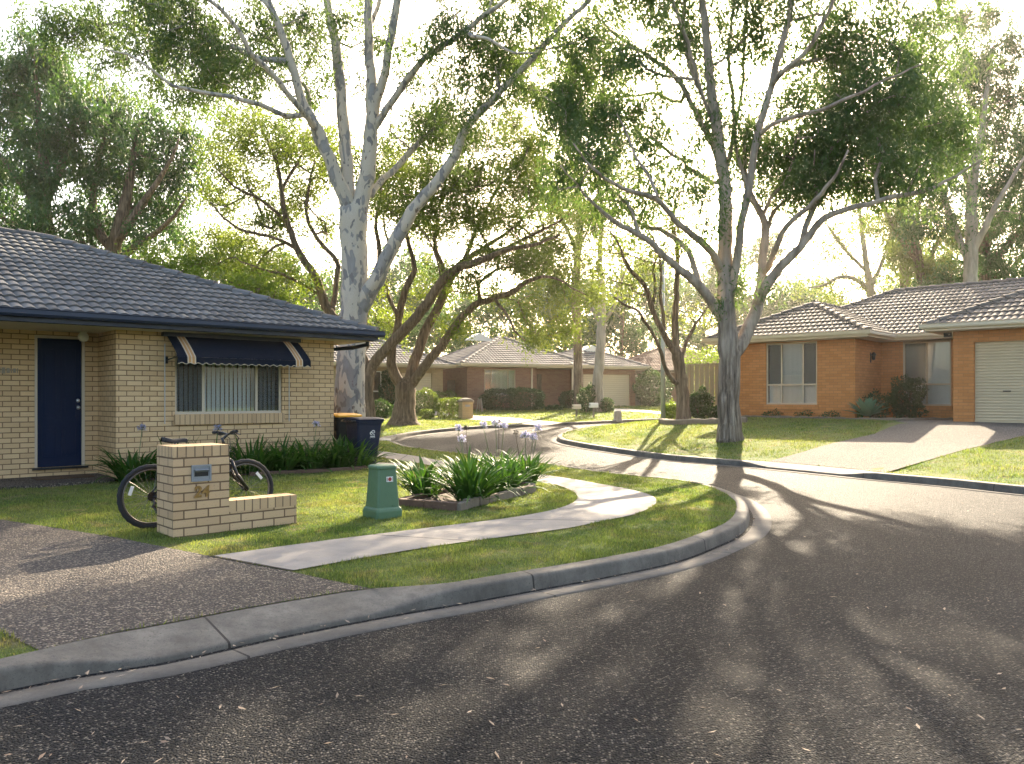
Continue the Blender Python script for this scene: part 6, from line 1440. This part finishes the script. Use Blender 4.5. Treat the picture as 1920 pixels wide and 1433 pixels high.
x, y, z = fg(1158, 788); t = thing('utility_stub', 'short pale concrete utility stub on the lawn edge across the street', 'utility pillar', (x, y, z)); b = MB(); loft(b, [(.17, -.05), (.16, .3), (.15, .42), (.10, .46)]); b.build('body', M['drive_conc'], t); b = MB(); loft(b, [(.19, -.05), (.19, .05), (.175, .08)]); b.build('base', M['drive_conc'], t)
x, y, z = fg(899, 773); t = thing('garden_stakes', 'bundle of pale wooden stakes leaning by the corner of the red brick house', 'stakes', (x, y, z)); rq = random.Random(6)
for k in range(7):
    b = MB(); dx = rq.uniform(-.22, .22); b.tube([(dx * 1.5, rq.uniform(-.1, .1), 0), (dx * .6, .15, .72 + rq.uniform(-.1, .1))], .022, 5); b.build('stake', M['twig'], t)

# ================================================================ grass and fallen leaves
def grass(name, poly, zf, avoid, dens, seed, mat, ymax=34):
    """dens: list of (y0, y1, blades per m2, height, width)"""
    rng = np.random.RandomState(seed); Q = []; H = []; Wd = []
    lo, hi = poly.min(0), poly.max(0)
    for y0, y1, dn, h, w_ in dens:
        a, b_ = max(lo[1], y0), min(hi[1], y1)
        if b_ <= a: continue
        xl = max(lo[0], -.70 * b_); xh = min(hi[0], .70 * b_)
        m = int((b_ - a) * (xh - xl) * dn); q = np.stack([rng.uniform(xl, xh, m), rng.uniform(a, b_, m)], 1); q = q[np.abs(q[:, 0]) < .67 * q[:, 1] + .6]
        q = q[inside(q, poly)]
        for av in avoid:
            if len(q): q = q[~inside(q, av)]
        Q.append(q); H.append(np.full(len(q), h)); Wd.append(np.full(len(q), w_))
    Q = np.concatenate(Q); H = np.concatenate(H); Wd = np.concatenate(Wd); n = len(Q); z = zf(Q[:, 0], Q[:, 1])
    clump = .65 + .5 * (np.sin(Q[:, 0] * 5.1 + np.sin(Q[:, 1] * 3.3) * 2) * np.sin(Q[:, 1] * 4.7 + Q[:, 0] * 1.3)) ; H = H * np.clip(clump, .4, 1.2) * rng.uniform(.6, 1.35, n)
    a = rng.uniform(0, 6.283, n); ln = rng.uniform(.1, .9, n); tipv = np.stack([np.cos(a) * ln * H, np.sin(a) * ln * H, H * np.sqrt(np.clip(1.15 - ln ** 2, .2, 1))], 1)
    b2 = a + 1.57 + rng.normal(0, .6, n); sv = np.stack([np.cos(b2), np.sin(b2), 0 * a], 1) * (Wd / 2)[:, None]
    P0 = np.column_stack([Q, z]); V = np.empty((n, 3, 3)); V[:, 0] = P0 - sv; V[:, 1] = P0 + sv; V[:, 2] = P0 + tipv
    V[:, :2, 2] -= .004
    o = npmesh(name, V.reshape(-1, 3), np.arange(3 * n).reshape(n, 3), mat, None, rng.random(n)); tag(o, kind='stuff'); return n
houseL = np.array([tuple((Lw @ Vector((x, y, 0))).to_2d()) for x, y in ((-14, -.15), (-6.6, -.35), (-4.9, -.35), (-4.3, -.25), (-4.2, 0), (0, 0), (0, 9), (-14, 9))])
bxp = np.array(bx); pad = np.array([(-3.3 + x, 16.0 + y) for x, y in ((-.75, -.6), (1.1, -.55), (1.0, .6), (-1.4, 1.5), (-1.6, .6))])
c43, s43 = math.cos(R(43)), math.sin(R(43)); lbp = np.array([(-3.33 + c43 * x - s43 * y, 7.83 + s43 * x + c43 * y) for x, y in ((0, 0), (PW + WL, 0), (PW + WL, WDp), (PW, WDp), (PW, PD), (0, PD))])
# let the blades spill a little over hard edges
def shrink(poly, d):
    p = np.asarray(poly); c = np.vstack([p[-1:], p, p[:1]]); t = c[2:] - c[:-2]; t /= (np.linalg.norm(t, axis=1)[:, None] + 1e-9); nn_ = np.stack([-t[:, 1], t[:, 0]], 1)
    ar = .5 * np.sum(p[:, 0] * np.roll(p[:, 1], -1) - np.roll(p[:, 0], -1) * p[:, 1]); return p + nn_ * (d if ar > 0 else -d)
NG = grass('grass_blades', lawnL, zL, [shrink(pathpoly, .012), shrink(driveL, .012), houseL, bxp, pad, lbp, bed, driveN], [(3.5, 8, 5200, .034, .007), (8, 11, 4000, .036, .008), (11, 15, 2200, .04, .011), (15, 27, 800, .045, .018)], 1, M['blade'])
NG2 = grass('grass_blades', lawnR, zR, [shrink(driveR, .012)], [(8, 16, 1100, .05, .012), (16, 24, 900, .05, .014), (24, 36, 260, .055, .03)], 2, M['blade'])
NG3 = grass('grass_blades', lawnF, zF, [driveF, driveG], [(22, 36, 260, .055, .03), (36, 50, 110, .07, .05)], 3, M['blade'])
print('GRASS', NG, NG2, NG3)
# fallen gum leaves on road, gutter and paving
rng = np.random.RandomState(12); n = 330
y = 3.2 + rng.random(n) ** 1.6 * 15; x = rng.uniform(-.75, .75, n) * y
m2 = 420; kk = rng.randint(0, len(K1) - 1, m2); nk = pl_normals(K1)[kk]; gq = K1[kk] - nk * (.02 + .16 * rng.random(m2) ** 2)[:, None] + rng.normal(0, .03, (m2, 2))
q = np.vstack([np.stack([x, y], 1), gq]); lawn_ = inside(q, lawnL) | inside(q, lawnR); drv = inside(q, driveL) | inside(q, pathpoly)
q = q[~lawn_ | (drv & (rng.random(len(q)) < .6))]; lw_ = inside(q, lawnL); z = h0(q[:, 1]) + np.where(lw_, .13, .016) + rng.random(len(q)) * .006
a = rng.uniform(0, 6.283, len(q)); D = np.stack([np.cos(a), np.sin(a), rng.normal(0, .12, len(q))], 1); ln = rng.uniform(.025, .065, len(q)); wv = ln * rng.uniform(.16, .32, len(q))
up = np.array([0, 0, 1.0]) + rng.normal(0, .25, (len(q), 3)); sd_ = np.cross(D, up); sd_ /= np.linalg.norm(sd_, axis=1)[:, None]; C = np.column_stack([q, z]); V = np.empty((len(q), 4, 3)); cur = rng.uniform(-.25, .25, len(q))[:, None] * ln[:, None]
V[:, 0] = C; V[:, 1] = C + D * (ln * .4)[:, None] + sd_ * (wv / 2)[:, None] + sd_ * cur * .3; V[:, 2] = C + D * ln[:, None]; V[:, 3] = C + D * (ln * .5)[:, None] - sd_ * (wv / 2)[:, None] + sd_ * cur * .3; V[:, :, 2] = np.maximum(V[:, :, 2], (z - .008)[:, None])
tag(npmesh('fallen_leaves', V.reshape(-1, 3), np.arange(4 * len(q)).reshape(-1, 4), M['litter'], None, rng.random(len(q))), kind='stuff')

print('POLYS', sum(len(o.data.polygons) for o in bpy.data.objects if o.type == 'MESH'))
# ================================================================ morning haze
hz = NT('morning_haze'); pv = hz.n('VolumePrincipled', {'Color': (1.0, .93, .82), 'Density': HAZE, 'Anisotropy': .7}); hz.t.links.new(pv.outputs[0], hz.out.inputs['Volume'])
b = MB(); b.box(-150, 150, -40, 240, -1.3, 24); tag(b.build('haze', hz.m, None), kind='stuff')
